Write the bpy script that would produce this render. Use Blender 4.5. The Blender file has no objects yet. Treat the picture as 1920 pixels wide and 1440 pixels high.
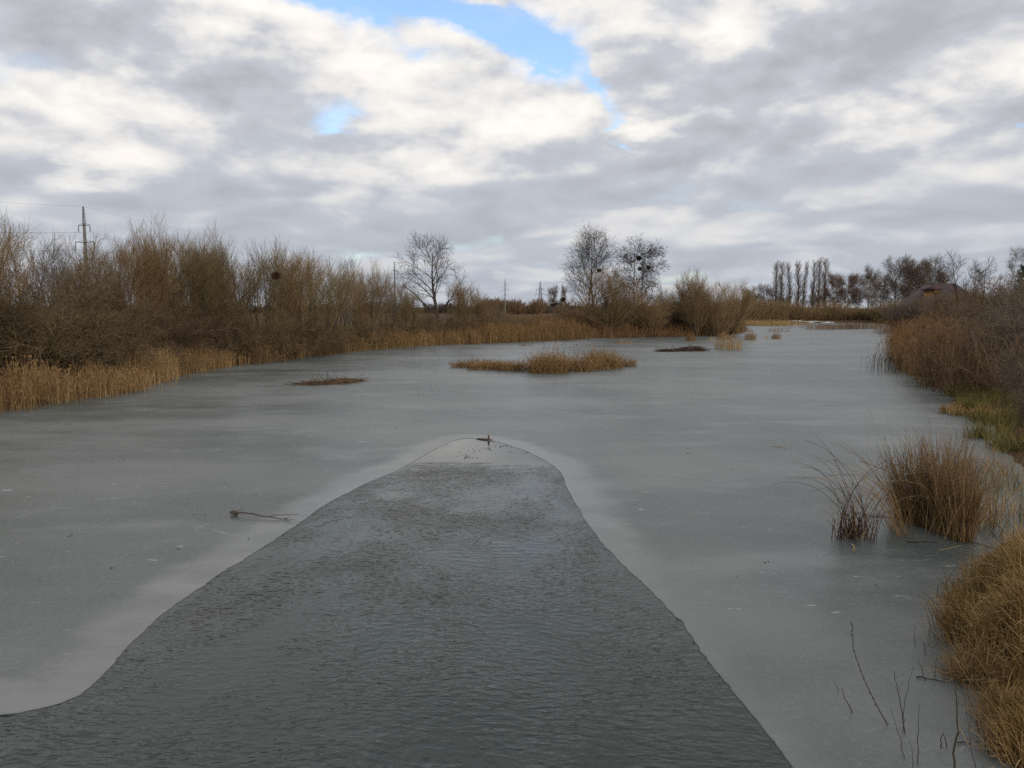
import bpy, math, random
import numpy as np
from mathutils import Vector

R_ = math.radians
S = bpy.context.scene
COL = S.collection

# ------------------------------------------------------------------ camera
F_PX, CX, CY = 1442.0, 960.0, 720.0          # focal length in photo pixels
PITCH = math.atan((720 - 582) / F_PX)         # looking slightly down
CAM_H = 3.6
cam_d = bpy.data.cameras.new("camera")
cam = bpy.data.objects.new("camera", cam_d)
COL.objects.link(cam)
cam.location = (0, 0, CAM_H)
cam.rotation_euler = (math.pi / 2 - PITCH, 0, 0)
cam_d.sensor_width = 36.0
cam_d.lens = 36.0 * F_PX / 1920.0
cam_d.clip_start = 0.1
cam_d.clip_end = 9000
S.camera = cam

# ------------------------------------------------------------------ exposure
S.view_settings.view_transform = 'Standard'
S.view_settings.look = 'None'
S.view_settings.gamma = 1
S.view_settings.exposure = 0.18
S.view_settings.use_curve_mapping = False
S.render.resolution_x, S.render.resolution_y = 1024, 768
S.cycles.max_bounces = 4
S.cycles.diffuse_bounces = 2
S.cycles.glossy_bounces = 3
S.cycles.use_adaptive_sampling = False
S.cycles.use_denoising = False

SUN_EL, SUN_AZ = R_(18), R_(150)   # azimuth clockwise from +Y (behind the camera, to the right)


# ------------------------------------------------------------------ node expression helper
class X:
    """a socket that understands arithmetic"""
    def __init__(self, tree, sock):
        self.t, self.s = tree, sock

    def _op(self, op, *a):
        n = self.t.nodes.new('ShaderNodeMath'); n.operation = op
        for i, v in enumerate((self,) + a):
            if isinstance(v, X): self.t.links.new(v.s, n.inputs[i])
            else: n.inputs[i].default_value = v
        return X(self.t, n.outputs[0])

    def __add__(s, o): return s._op('ADD', o)
    __radd__ = __add__
    def __mul__(s, o): return s._op('MULTIPLY', o)
    __rmul__ = __mul__
    def __sub__(s, o): return s._op('SUBTRACT', o)
    def __rsub__(s, o): return (s * -1) + o
    def __truediv__(s, o): return s._op('DIVIDE', o)
    def max(s, o): return s._op('MAXIMUM', o)
    def min(s, o): return s._op('MINIMUM', o)
    def exp(s): return s._op('EXPONENT')
    def pow(s, o): return s._op('POWER', o)
    def abs(s): return s._op('ABSOLUTE')

    def ss(s, a, b, lo=0.0, hi=1.0):
        n = s.t.nodes.new('ShaderNodeMapRange'); n.interpolation_type = 'SMOOTHSTEP'
        s.t.links.new(s.s, n.inputs['Value'])
        for k, v in (('From Min', a), ('From Max', b), ('To Min', lo), ('To Max', hi)):
            n.inputs[k].default_value = v
        return X(s.t, n.outputs['Result'])


def comb(t, x, y, z=0.0):
    n = t.nodes.new('ShaderNodeCombineXYZ')
    for i, v in enumerate((x, y, z)):
        if isinstance(v, X): t.links.new(v.s, n.inputs[i])
        else: n.inputs[i].default_value = v
    return X(t, n.outputs[0])


def sep(t, s):
    n = t.nodes.new('ShaderNodeSeparateXYZ'); t.links.new(s, n.inputs[0])
    return [X(t, n.outputs[i]) for i in range(3)]


def noise(t, vec, scale, detail=4, rough=0.5, dist=0.0):
    n = t.nodes.new('ShaderNodeTexNoise')
    t.links.new(vec.s, n.inputs['Vector'])
    n.inputs['Scale'].default_value = scale
    n.inputs['Detail'].default_value = detail
    n.inputs['Roughness'].default_value = rough
    n.inputs['Distortion'].default_value = dist
    return X(t, n.outputs['Fac'])


def mixc(t, fac, a, b):
    n = t.nodes.new('ShaderNodeMix'); n.data_type = 'RGBA'
    for k, v in ((0, fac), (6, a), (7, b)):
        if isinstance(v, X): t.links.new(v.s, n.inputs[k])
        else: n.inputs[k].default_value = v if k == 0 else (*v, 1)
    return X(t, n.outputs[2])


# ------------------------------------------------------------------ sky
def build_world():
    w = bpy.data.worlds.new("World"); S.world = w
    w.use_nodes = True
    t = w.node_tree
    t.nodes.clear()
    out = t.nodes.new('ShaderNodeOutputWorld')
    bg = t.nodes.new('ShaderNodeBackground')
    t.links.new(bg.outputs[0], out.inputs[0])
    STR = 0.1
    bg.inputs['Strength'].default_value = STR
    sky = t.nodes.new('ShaderNodeTexSky')
    sky.sky_type = 'NISHITA'; sky.sun_disc = False
    sky.sun_elevation = SUN_EL; sky.sun_rotation = SUN_AZ
    tc = t.nodes.new('ShaderNodeTexCoord')
    dx, dy, dz = sep(t, tc.outputs['Generated'])
    zc = dz.max(0.0) + 0.20
    px, py = dx / zc, dy / zc                        # where the ray meets the cloud deck
    p = comb(t, px, py, 0.0)

    def vor(vec, scale, smooth=0.35):
        n = t.nodes.new('ShaderNodeTexVoronoi'); n.voronoi_dimensions = '2D'; n.feature = 'SMOOTH_F1'
        n.inputs['Scale'].default_value = scale; n.inputs['Smoothness'].default_value = smooth
        t.links.new(vec.s, n.inputs['Vector'])
        return X(t, n.outputs['Distance'])

    # the deck is drawn out and folded by the wind
    w1 = noise(t, p, 1.3, 4, 0.5) - 0.5
    w2 = noise(t, comb(t, px + 7.3, py - 3.1, 4.0), 1.3, 4, 0.5) - 0.5

    SX, SY = 7.7, 5.2

    def heap(ox, oy, det):
        """height of the cloud heaps over the deck"""
        x_, y_ = px * 0.95 + w1 * 0.42 + ox + SX, py * 0.85 + w2 * 0.42 + oy + SY
        v_ = comb(t, x_, y_, 1.7)
        a_ = 0.62 - vor(v_, 1.7, 0.6)                     # large heaps
        b_ = 0.5 - vor(v_, 4.6, 0.5)                       # cauliflower lumps on them
        f_ = noise(t, v_, 2.3, det, 0.53) - 0.5
        return a_ * 0.75 + b_ * 0.30 + f_ * 0.8

    h1 = heap(0.0, 0.0, 7)
    h2 = heap(-0.03, -0.07, 6)                       # the same heaps one step toward the light
    h3 = heap(-0.08, -0.22, 3)
    pf1 = noise(t, comb(t, dx + w1 * 0.06, dy, dz * 1.9 + w2 * 0.06), 7.5, 6, 0.55)
    pf2 = noise(t, comb(t, dx + w1 * 0.06 - 0.006, dy, dz * 1.9 + w2 * 0.06 + 0.028), 7.5, 5, 0.55)
    big = noise(t, comb(t, px * 0.8 + w1 * 0.5, py + w2 * 0.5, 9.0), 0.55, 3, 0.5)
    yy = dy.max(0.05)
    fine = noise(t, comb(t, px, py, 3.0), 3.2, 7, 0.58) - 0.5
    fine2 = noise(t, comb(t, px, py, 8.0), 3.2, 7, 0.58) - 0.5
    a = dx / yy + fine * 0.20
    e = dz / yy + fine2 * 0.13

    def blob(u, v, ru, rv, amp, rot=0.0):
        ang = math.atan((720 - v) / F_PX) - PITCH
        ca = (u - CX) / F_PX / math.cos(ang); ce = math.tan(ang)
        c, s_ = math.cos(rot), math.sin(rot)
        A, E = a - ca, e - ce
        A2 = (A * c + E * s_) * (F_PX / ru)
        E2 = (E * c - A * s_) * (F_PX / rv)
        return ((A2 * A2 + E2 * E2) * -1.0).exp() * amp

    def total(bl):
        r = None
        for b in bl:
            k = blob(*b); r = k if r is None else r + k
        return r
    # the openings of the deck, then its darker and brighter banks
    gaps = total([(875, 26, 215, 60, 1.2, R_(-14)), (985, 86, 80, 40, 1.1, R_(-30)), (660, -5, 130, 34, 1.0, R_(-14)), (940, -10, 70, 24, -.5),
                  (655, 212, 62, 32, 0.56), (1112, 172, 24, 56, 0.72, R_(38)), (1146, 245, 18, 26, .6),
                  (1930, 226, 60, 16, 0.9), (1850, 160, 90, 26, 0.22)])
    tone = total([(1560, 95, 280, 85, -0.36), (1200, 105, 120, 45, -0.26), (130, 40, 330, 70, -0.20, R_(-8)), (330, 100, 250, 38, -.16, R_(-10)),
                  (560, 40, 200, 45, 0.26, R_(-26)), (1010, 190, 120, 70, 0.24), (760, 140, 150, 45, 0.14, R_(-20)),
                  (110, 165, 180, 28, 0.16), (190, 330, 110, 18, 0.26), (1200, 232, 50, 18, 0.3), (1700, 265, 110, 36, 0.28),
                  (1880, 60, 50, 100, 0.18, R_(20)), (1315, 30, 50, 60, .28, R_(-20)), (330, 260, 260, 30, -0.14, R_(-12)), (1220, 290, 110, 30, -0.14),
                  (500, 335, 220, 22, -.12), (760, 300, 140, 22, .12), (1480, 285, 36, 24, .14), (1320, 175, 120, 22, -.14), (1000, 255, 60, 40, .12)])
    cover = 0.5 + h1 * 0.55 + (big - 0.5) * 0.4 - gaps * 0.62
    alpha = (cover + (fine - fine2) * 0.35 + (pf1 - 0.5) * 0.3).ss(0.0, 0.5)
    alpha = alpha.max(fine.ss(-0.02, 0.28) * 0.55 + 0.05)
    puff = (pf1 - pf2) * dz.ss(0.05, 0.24, 0.12, 1.0)
    lum = 0.61 + puff * 1.35 + (h1 - h2) * 0.72 + (h1 - h3) * 0.47 - (big - 0.5) * 0.5 + tone
    low = dz.ss(0.0, 0.24, 1.0, 0.0)
    lum = lum - low * 0.21
    lum = lum.max(0.0).min(1.0)
    K = 1.0 / STR
    ramp = t.nodes.new('ShaderNodeValToRGB')
    t.links.new(lum.s, ramp.inputs[0])
    cr = ramp.color_ramp
    cr.elements[0].position = 0.12; cr.elements[0].color = (0.40, 0.41, 0.445, 1)
    cr.elements[1].position = 0.95; cr.elements[1].color = (0.93, 0.885, 0.825, 1)
    m = cr.elements.new(0.45); m.color = (0.50, 0.52, 0.565, 1)
    m = cr.elements.new(0.68); m.color = (0.75, 0.735, 0.72, 1)
    cl = X(t, ramp.outputs[0])
    hz = mixc(t, low * 0.58, cl, (0.385, 0.43, 0.50))
    sc = t.nodes.new('ShaderNodeVectorMath'); sc.operation = 'SCALE'
    t.links.new(hz.s, sc.inputs[0]); sc.inputs['Scale'].default_value = K
    blue = t.nodes.new('ShaderNodeVectorMath'); blue.operation = 'MULTIPLY'
    t.links.new(sky.outputs[0], blue.inputs[0]); blue.inputs[1].default_value = (1.7, 1.85, 2.05)
    fin = mixc(t, alpha, X(t, blue.outputs[0]), X(t, sc.outputs[0]))
    t.links.new(fin.s, bg.inputs['Color'])
    w.cycles.sampling_method = 'MANUAL'
    w.cycles.sample_map_resolution = 512


build_world()
sun_d = bpy.data.lights.new("sun", 'SUN')
sun_d.energy = 1.3; sun_d.angle = R_(14); sun_d.color = (1.0, 0.9, 0.78)
sun = bpy.data.objects.new("sun", sun_d); COL.objects.link(sun)
sd = Vector((math.sin(SUN_AZ) * math.cos(SUN_EL), math.cos(SUN_AZ) * math.cos(SUN_EL), math.sin(SUN_EL)))
sun.rotation_euler = sd.to_track_quat('Z', 'Y').to_euler()


# ------------------------------------------------------------------ placing helpers
def at(u, d):
    """x, y of the place seen in photo column u at ground distance d"""
    depth = d * math.cos(PITCH) + CAM_H * math.sin(PITCH)
    return ((u - CX) / F_PX * depth, d)


def z_at(v, d):
    return CAM_H - d * math.tan(PITCH + math.atan((v - CY) / F_PX))


def gp(u, v, z=0.0):
    """point of the level z seen at photo pixel (u, v)"""
    d = (CAM_H - z) / math.tan(PITCH + math.atan((v - CY) / F_PX))
    depth = d * math.cos(PITCH) + (CAM_H - z) * math.sin(PITCH)
    return ((u - CX) / F_PX * depth, d)


def tag(o, label=None, cat=None, group=None, kind=None):
    if label: o['label'] = label
    if cat: o['category'] = cat
    if group: o['group'] = group
    if kind: o['kind'] = kind
    return o


def empty(name, loc=(0, 0, 0), rz=0.0):
    o = bpy.data.objects.new(name, None); COL.objects.link(o)
    o.location = loc; o.rotation_euler = (0, 0, rz); o.empty_display_size = 0.3
    return o


def copy_tree(o, parent=None):
    c = o.copy(); COL.objects.link(c); c.parent = parent
    for ch in list(o.children): copy_tree(ch, c)
    return c


# ------------------------------------------------------------------ geometry accumulator
def unit(v):
    return v / np.maximum(np.linalg.norm(v, axis=-1, keepdims=True), 1e-9)


class Geo:
    def __init__(s):
        s.V, s.Q, s.T3, s.tint, s.n = [], [], [], [], 0

    def _add(s, V, quads=None, tris=None, tint=None):
        V = np.asarray(V, float).reshape(-1, 3)
        if quads is not None and len(quads): s.Q.append(np.asarray(quads, int) + s.n)
        if tris is not None and len(tris): s.T3.append(np.asarray(tris, int) + s.n)
        s.V.append(V)
        s.tint.append(np.full(len(V), 0.5) if tint is None else np.asarray(tint, float))
        s.n += len(V)

    def tubes(s, P, R, sides=3, rng=None, tint=None):
        P = np.asarray(P, float)
        if P.ndim == 2: P = P[None]
        n, k, _ = P.shape
        R = np.broadcast_to(np.asarray(R, float), (n, k))
        tan = unit(np.gradient(P, axis=1))
        ref = np.where(np.abs(tan[:, :1, 2:3]) > 0.8, np.array([[[1.0, 0.13, 0]]]), np.array([[[0.0, 0.1, 1.0]]]))
        n1 = unit(np.cross(tan, np.broadcast_to(ref, tan.shape)))
        n2 = np.cross(tan, n1)
        ph = (rng.random((n, 1)) if rng is not None else np.zeros((n, 1))) * 6.283
        rings = []
        for j in range(sides):
            a = ph + j * 2 * math.pi / sides
            rings.append(P + R[..., None] * (np.cos(a)[..., None] * n1 + np.sin(a)[..., None] * n2))
        V = np.stack(rings, axis=2)                       # n,k,sides,3
        base = np.arange(n)[:, None, None] * (k * sides) + np.arange(k - 1)[None, :, None] * sides
        j = np.arange(sides)[None, None, :]; j2 = (j + 1) % sides
        q = np.stack([base + j, base + j2, base + sides + j2, base + sides + j], axis=-1).reshape(-1, 4)
        tn = rng.random(n) if (tint is None and rng is not None) else (np.full(n, .5) if tint is None else np.broadcast_to(tint, (n,)))
        s._add(V.reshape(-1, 3), quads=q, tint=np.repeat(tn, k * sides))
        return s

    def ribbons(s, P, W, rng, tint=None, side=None):
        n, k, _ = P.shape
        W = np.broadcast_to(np.asarray(W, float), (n, k))
        if side is None:
            a = rng.random(n) * 6.283
            side = np.stack([np.cos(a), np.sin(a), np.zeros(n)], -1)
        sd_ = side[:, None, :] * W[..., None]
        V = np.stack([P - sd_, P + sd_], axis=2)
        base = np.arange(n)[:, None] * (k * 2) + np.arange(k - 1)[None, :] * 2
        q = np.stack([base, base + 1, base + 3, base + 2], -1).reshape(-1, 4)
        tn = rng.random(n) if tint is None else tint
        s._add(V.reshape(-1, 3), quads=q, tint=np.repeat(tn, k * 2))
        return s

    def box(s, a, b, tint=None):
        (x0, y0, z0), (x1, y1, z1) = a, b
        V = [(x, y, z) for z in (z0, z1) for x, y in ((x0, y0), (x1, y0), (x1, y1), (x0, y1))]
        s._add(V, quads=[(0, 3, 2, 1), (4, 5, 6, 7), (0, 1, 5, 4), (1, 2, 6, 5), (2, 3, 7, 6), (3, 0, 4, 7)],
               tint=None if tint is None else np.full(8, tint))
        return s

    def bar(s, a, b, r, sides=4):
        return s.tubes(np.array([[a, b]], float), r, sides)

    def blobs(s, C, Rr, rng, squash=1.0, sub=1):
        """uneven little lumps"""
        phi = (1 + 5 ** 0.5) / 2
        iv = unit(np.array([(-1, phi, 0), (1, phi, 0), (-1, -phi, 0), (1, -phi, 0), (0, -1, phi), (0, 1, phi), (0, -1, -phi), (0, 1, -phi),
                            (phi, 0, -1), (phi, 0, 1), (-phi, 0, -1), (-phi, 0, 1)], float))
        it = np.array([(0, 11, 5), (0, 5, 1), (0, 1, 7), (0, 7, 10), (0, 10, 11), (1, 5, 9), (5, 11, 4), (11, 10, 2), (10, 7, 6), (7, 1, 8),
                       (3, 9, 4), (3, 4, 2), (3, 2, 6), (3, 6, 8), (3, 8, 9), (4, 9, 5), (2, 4, 11), (6, 2, 10), (8, 6, 7), (9, 8, 1)])
        for c, r in zip(C, Rr):
            v = iv * r * (0.75 + 0.5 * rng.random((12, 1)))
            v[:, 2] *= squash
            s._add(v + np.asarray(c), tris=it)
        return s

    def mesh(s, name, smooth=False):
        me = bpy.data.meshes.new(name)
        V = np.concatenate(s.V) if s.V else np.zeros((0, 3))
        Q = np.concatenate(s.Q) if s.Q else np.zeros((0, 4), int)
        T = np.concatenate(s.T3) if s.T3 else np.zeros((0, 3), int)
        me.vertices.add(len(V)); me.vertices.foreach_set('co', V.astype(np.float32).ravel())
        nl = Q.size + T.size
        me.loops.add(nl)
        me.loops.foreach_set('vertex_index', np.concatenate([Q.ravel(), T.ravel()]).astype(np.int32))
        me.polygons.add(len(Q) + len(T))
        st = np.concatenate([np.arange(len(Q)) * 4, Q.size + np.arange(len(T)) * 3]).astype(np.int32)
        me.polygons.foreach_set('loop_start', st)
        if smooth: me.polygons.foreach_set('use_smooth', np.ones(len(Q) + len(T), bool))
        at_ = me.attributes.new('tint', 'FLOAT', 'POINT')
        at_.data.foreach_set('value', np.concatenate(s.tint).astype(np.float32) if s.V else np.zeros(0, np.float32))
        me.update(calc_edges=True); me.validate()
        return me

    def build(s, name, mat, parent=None, smooth=False):
        me = s.mesh(name, smooth)
        me.materials.append(mat)
        o = bpy.data.objects.new(name, me); COL.objects.link(o)
        if parent is not None: o.parent = parent
        return o


# ------------------------------------------------------------------ materials
def new_mat(name):
    m = bpy.data.materials.new(name); m.use_nodes = True
    t = m.node_tree; b = t.nodes['Principled BSDF']
    return m, t, b


def strand_mat(name, cols, rough=0.8, spec=0.2, scale=1.5, trans=0.0, rand=0.35):
    """bark / blade material: colour runs over cols by the strand's own tint, blotches and object"""
    m, t, b = new_mat(name)
    an = t.nodes.new('ShaderNodeAttribute'); an.attribute_name = 'tint'
    oi = t.nodes.new('ShaderNodeObjectInfo')
    tc = t.nodes.new('ShaderNodeTexCoord')
    nz = noise(t, X(t, tc.outputs['Object']), scale, 3, 0.6)
    f = X(t, an.outputs['Fac']) * 0.5 + (nz - 0.5) * 0.9 + 0.25 + (X(t, oi.outputs['Random']) - 0.5) * rand
    r = t.nodes.new('ShaderNodeValToRGB'); t.links.new(f.s, r.inputs[0])
    cr = r.color_ramp
    for i, c in enumerate(cols):
        pos = i / (len(cols) - 1)
        if i == 0: el = cr.elements[0]; el.position = 0
        elif i == len(cols) - 1: el = cr.elements[-1]; el.position = 1
        else: el = cr.elements.new(pos)
        el.color = (*c, 1)
    t.links.new(r.outputs[0], b.inputs['Base Color'])
    b.inputs['Roughness'].default_value = rough
    b.inputs['Specular IOR Level'].default_value = spec
    return m


def plain_mat(name, c1, c2, scale=3.0, rough=0.7, spec=0.3, bump=0.0):
    m, t, b = new_mat(name)
    tc = t.nodes.new('ShaderNodeTexCoord')
    nz = noise(t, X(t, tc.outputs['Object']), scale, 6, 0.6)
    c = mixc(t, nz.ss(0.3, 0.7), c1, c2)
    t.links.new(c.s, b.inputs['Base Color'])
    b.inputs['Roughness'].default_value = rough
    b.inputs['Specular IOR Level'].default_value = spec
    if bump:
        bn = t.nodes.new('ShaderNodeBump'); bn.inputs['Strength'].default_value = bump
        t.links.new(nz.s, bn.inputs['Height']); t.links.new(bn.outputs[0], b.inputs['Normal'])
    return m


M = {}
M['willow_twig'] = strand_mat('willow_twig', [(0.11, 0.074, 0.038), (0.23, 0.155, 0.078), (0.33, 0.235, 0.12)])
M['olive_twig'] = strand_mat('olive_twig', [(0.085, 0.06, 0.030), (0.185, 0.138, 0.065), (0.28, 0.212, 0.098)])
M['red_twig'] = strand_mat('red_twig', [(0.08, 0.05, 0.03), (0.165, 0.103, 0.06), (0.25, 0.16, 0.092)])
M['grey_twig'] = strand_mat('grey_twig', [(0.075, 0.06, 0.046), (0.14, 0.112, 0.085), (0.21, 0.17, 0.13)])
M['dark_twig'] = strand_mat('dark_twig', [(0.026, 0.021, 0.017), (0.055, 0.043, 0.034), (0.09, 0.07, 0.054)])
M['bark'] = strand_mat('bark', [(0.03, 0.024, 0.018), (0.065, 0.052, 0.04), (0.11, 0.09, 0.068)], scale=6)
M['reed'] = strand_mat('reed', [(0.09, 0.052, 0.022), (0.235, 0.143, 0.062), (0.42, 0.29, 0.14)], scale=0.35)
M['pale_reed'] = strand_mat('pale_reed', [(0.22, 0.14, 0.06), (0.40, 0.28, 0.13), (0.52, 0.38, 0.2)], scale=0.35)
M['russet_reed'] = strand_mat('russet_reed', [(0.095, 0.052, 0.023), (0.235, 0.135, 0.06), (0.42, 0.265, 0.12)], scale=0.35)
M['dead_sedge'] = strand_mat('dead_sedge', [(0.085, 0.053, 0.028), (0.24, 0.152, 0.072), (0.44, 0.31, 0.15)], scale=3)
M['dry_grass'] = strand_mat('dry_grass', [(0.045, 0.026, 0.011), (0.22, 0.135, 0.05), (0.54, 0.39, 0.175)], scale=2.2)
M['green_grass'] = strand_mat('green_grass', [(0.05, 0.06, 0.016), (0.13, 0.12, 0.035), (0.28, 0.2, 0.07)], scale=1.6)
M['rotten'] = strand_mat('rotten', [(0.02, 0.014, 0.01), (0.06, 0.035, 0.022), (0.12, 0.07, 0.045)], scale=2)
M['leaf_litter'] = strand_mat('leaf_litter', [(0.012, 0.01, 0.008), (0.03, 0.024, 0.02), (0.08, 0.06, 0.045)], scale=2)
M['concrete'] = plain_mat('concrete', (0.20, 0.19, 0.165), (0.13, 0.125, 0.115), 2.0, 0.85)
M['steel'] = plain_mat('steel', (0.05, 0.055, 0.06), (0.09, 0.095, 0.1), 1.0, 0.5, 0.5)
M['insulator'] = plain_mat('insulator', (0.04, 0.05, 0.05), (0.07, 0.09, 0.09), 3, 0.25, 0.5)
M['ochre_wall'] = plain_mat('ochre_wall', (0.40, 0.19, 0.05), (0.33, 0.16, 0.04), 1.2, 0.85)
M['roof_tile'] = plain_mat('roof_tile', (0.055, 0.027, 0.027), (0.036, 0.019, 0.02), 1.5, 0.6)
M['dark_brick'] = plain_mat('dark_brick', (0.06, 0.03, 0.028), (0.09, 0.045, 0.04), 5, 0.85)
M['frame_wood'] = plain_mat('frame_wood', (0.07, 0.035, 0.018), (0.1, 0.05, 0.025), 4, 0.6)
M['window_glass'] = plain_mat('window_glass', (0.02, 0.022, 0.025), (0.03, 0.03, 0.033), 1, 0.08, 0.6)
M['snow'] = plain_mat('snow', (0.62, 0.65, 0.68), (0.45, 0.46, 0.47), 1.3, 0.7, 0.3)
M['far_twig'] = strand_mat('far_twig', [(0.065, 0.048, 0.036), (0.125, 0.095, 0.070), (0.19, 0.145, 0.105)])
M['under_twig'] = strand_mat('under_twig', [(0.065, 0.045, 0.026), (0.14, 0.098, 0.054), (0.225, 0.158, 0.085)])
M['under_red'] = strand_mat('under_red', [(0.06, 0.038, 0.024), (0.125, 0.08, 0.047), (0.20, 0.13, 0.075)])
M['mistletoe'] = strand_mat('mistletoe', [(0.014, 0.015, 0.009), (0.026, 0.026, 0.016), (0.045, 0.042, 0.026)], rand=0.0)
M['nest_twig'] = strand_mat('nest_twig', [(0.04, 0.022, 0.013), (0.075, 0.042, 0.025), (0.11, 0.065, 0.04)], rand=0.0)
M['needle'] = strand_mat('needle', [(0.015, 0.025, 0.01), (0.035, 0.05, 0.02), (0.06, 0.07, 0.03)])

# ------------------------------------------------------------------ the pond's outline (metres, seen from above)
LEFT_SHORE = [(-140, 800), (0, 772), (60, 765), (150, 748), (230, 742), (330, 704), (450, 684), (560, 671), (650, 660), (750, 652),
              (820, 647), (900, 645), (1020, 640), (1115, 634.5), (1270, 632), (1380, 627), (1402, 621), (1390, 615)]
FAR_SHORE = [(1385, 609), (1480, 606), (1560, 605), (1640, 606), (1690, 612)]
RIGHT_SHORE = [(1700, 627), (1735, 640), (1690, 655), (1672, 675), (1680, 692), (1712, 708), (1760, 716), (1800, 722), (1862, 735),
               (1800, 752), (1762, 768), (1830, 788), (1872, 806), (1880, 840), (1905, 868), (1945, 900), (1990, 960), (1925, 1000), (1865, 1030),
               (1822, 1090), (1800, 1150), (1790, 1210), (1812, 1260), (1862, 1300), (1885, 1350), (1880, 1400), (1885, 1440)]
pond = [gp(*p) for p in LEFT_SHORE + FAR_SHORE + RIGHT_SHORE]
pond += [(4.6, 4.2), (7.0, -3.0), (-22, -5.0), (-26, 14)]
pond = np.array(pond)


def signed(px_, py_, poly):
    """distance to the closed outline, negative inside"""
    px_, py_ = np.asarray(px_, float).ravel(), np.asarray(py_, float).ravel()
    best = np.full(px_.shape, 1e18); inside = np.zeros(px_.shape, bool)
    n = len(poly)
    for i in range(n):
        (x0, y0), (x1, y1) = poly[i], poly[(i + 1) % n]
        dx, dy = x1 - x0, y1 - y0
        tt = np.clip(((px_ - x0) * dx + (py_ - y0) * dy) / (dx * dx + dy * dy + 1e-12), 0, 1)
        dd = (px_ - x0 - tt * dx) ** 2 + (py_ - y0 - tt * dy) ** 2
        best = np.minimum(best, dd)
        c = ((y0 > py_) != (y1 > py_))
        with np.errstate(divide='ignore', invalid='ignore'):
            xi = dx * (py_ - y0) / (dy if abs(dy) > 1e-12 else 1e-12) + x0
        inside ^= c & (px_ < xi)
    d = np.sqrt(best)
    return np.where(inside, -d, d)


def sst(a, b, x):
    t_ = np.clip((x - a) / (b - a), 0, 1)
    return t_ * t_ * (3 - 2 * t_)


def ground_z(x, y):
    x = np.asarray(x, float); y = np.asarray(y, float)
    s_ = signed(x, y, pond).reshape(x.shape)
    z = -1.2 + 1.22 * sst(-1.6, 0.1, s_) + 0.28 * sst(0.0, 1.8, s_) + 0.35 * sst(1.5, 9, s_)
    near_bank = sst(14, 7, y) * sst(3, 5, x) * sst(-1, 1, y)
    z = z + near_bank * 0.45 * sst(0.0, 0.7, s_)
    right_rise = sst(0.12, 0.6, x / np.maximum(y, 1)) * sst(5, 40, s_) * 0.9
    z = z + right_rise
    z = z + 0.10 * np.sin(x * 0.31 + 1.3 * np.sin(y * 0.17)) * np.sin(y * 0.23) * sst(0.3, 5, s_)
    far = np.hypot(x, y)
    z = z + sst(500, 1500, far) * (6 + 5 * np.sin(x * 0.004 + 1.0))
    return z


def gz(x, y):
    return float(ground_z(np.array([x]), np.array([y]))[0])


# ------------------------------------------------------------------ ground sheet
def build_ground():
    rs = [0.0] + list(np.geomspace(1.5, 6000, 150))
    fine = np.radians(np.linspace(-42, 42, 220)); coarse = np.radians(np.linspace(42, 318, 70))[1:-1]
    an = np.concatenate([fine, coarse]); n = len(an)
    rr = np.array(rs)
    Xg = rr[:, None] * np.sin(an)[None]; Yg = rr[:, None] * np.cos(an)[None]
    Zg = ground_z(Xg.ravel(), Yg.ravel()).reshape(Xg.shape)
    g = Geo()
    V = np.stack([Xg, Yg, Zg], -1)
    i = np.arange(len(rr) - 1)[:, None] * n; j = np.arange(n)[None]; j2 = (j + 1) % n
    q = np.stack([i + j, i + n + j, i + n + j2, i + j2], -1).reshape(-1, 4)
    g._add(V.reshape(-1, 3), quads=q)
    m, t, b = new_mat('bank_soil')
    geo = t.nodes.new('ShaderNodeNewGeometry'); P = X(t, geo.outputs['Position'])
    x, y, z = sep(t, P.s)
    n1 = noise(t, P, 0.35, 5, 0.6); n2 = noise(t, P, 3.0, 4, 0.6)
    c = mixc(t, n1.ss(0.38, 0.62), (0.06, 0.037, 0.02), (0.12, 0.074, 0.035))
    c = mixc(t, n2.ss(0.45, 0.7), c, (0.048, 0.034, 0.02))
    # the meadow beyond the left bank is winter green, fields farther off are brown
    lx = (x + 16.0) / 18.0; ly = (y - 118.0) / 26.0
    green = ((lx * lx + ly * ly) * -1.0).exp()
    lx2 = (x + 70.0) / 60.0; ly2 = (y - 160.0) / 50.0
    green = green + ((lx2 * lx2 + ly2 * ly2) * -1.0).exp() * 0.5
    c = mixc(t, (green + (n1 - 0.5) * 0.8).ss(0.25, 0.8), c, (0.055, 0.088, 0.022))
    t.links.new(c.s, b.inputs['Base Color'])
    b.inputs['Roughness'].default_value = 0.95; b.inputs['Specular IOR Level'].default_value = 0.1
    bn = t.nodes.new('ShaderNodeBump'); bn.inputs['Strength'].default_value = 0.6; bn.inputs['Distance'].default_value = 0.1
    t.links.new(n2.s, bn.inputs['Height']); t.links.new(bn.outputs[0], b.inputs['Normal'])
    tag(g.build('ground', m, smooth=True), kind='structure')


build_ground()

# ------------------------------------------------------------------ water and ice
WATER_EDGE = [(0, 1340), (60, 1330), (110, 1318), (150, 1302), (190, 1265), (240, 1210), (290, 1160), (360, 1110), (440, 1060), (500, 1020),
              (560, 980), (620, 940), (690, 905), (745, 882), (800, 851), (845, 828), (868, 822.5), (892, 822), (935, 829), (985, 845), (1030, 868), (1052, 886),
              (1066, 920), (1095, 970), (1130, 1018), (1180, 1072), (1225, 1112), (1255, 1148), (1268, 1160), (1276, 1162), (1282, 1178), (1310, 1215), (1350, 1265),
              (1400, 1330), (1450, 1395), (1490, 1440)]
edge_pts = [gp(*p) for p in WATER_EDGE] + [(2.55, 4.9), (3.0, 3.2), (3.6, 0.5), (3.8, -2.5), (0, -3.2), (-8.5, -3.0), (-9.2, 1.0), (-8.6, 4.5), (-6.6, 6.1)]


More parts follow.
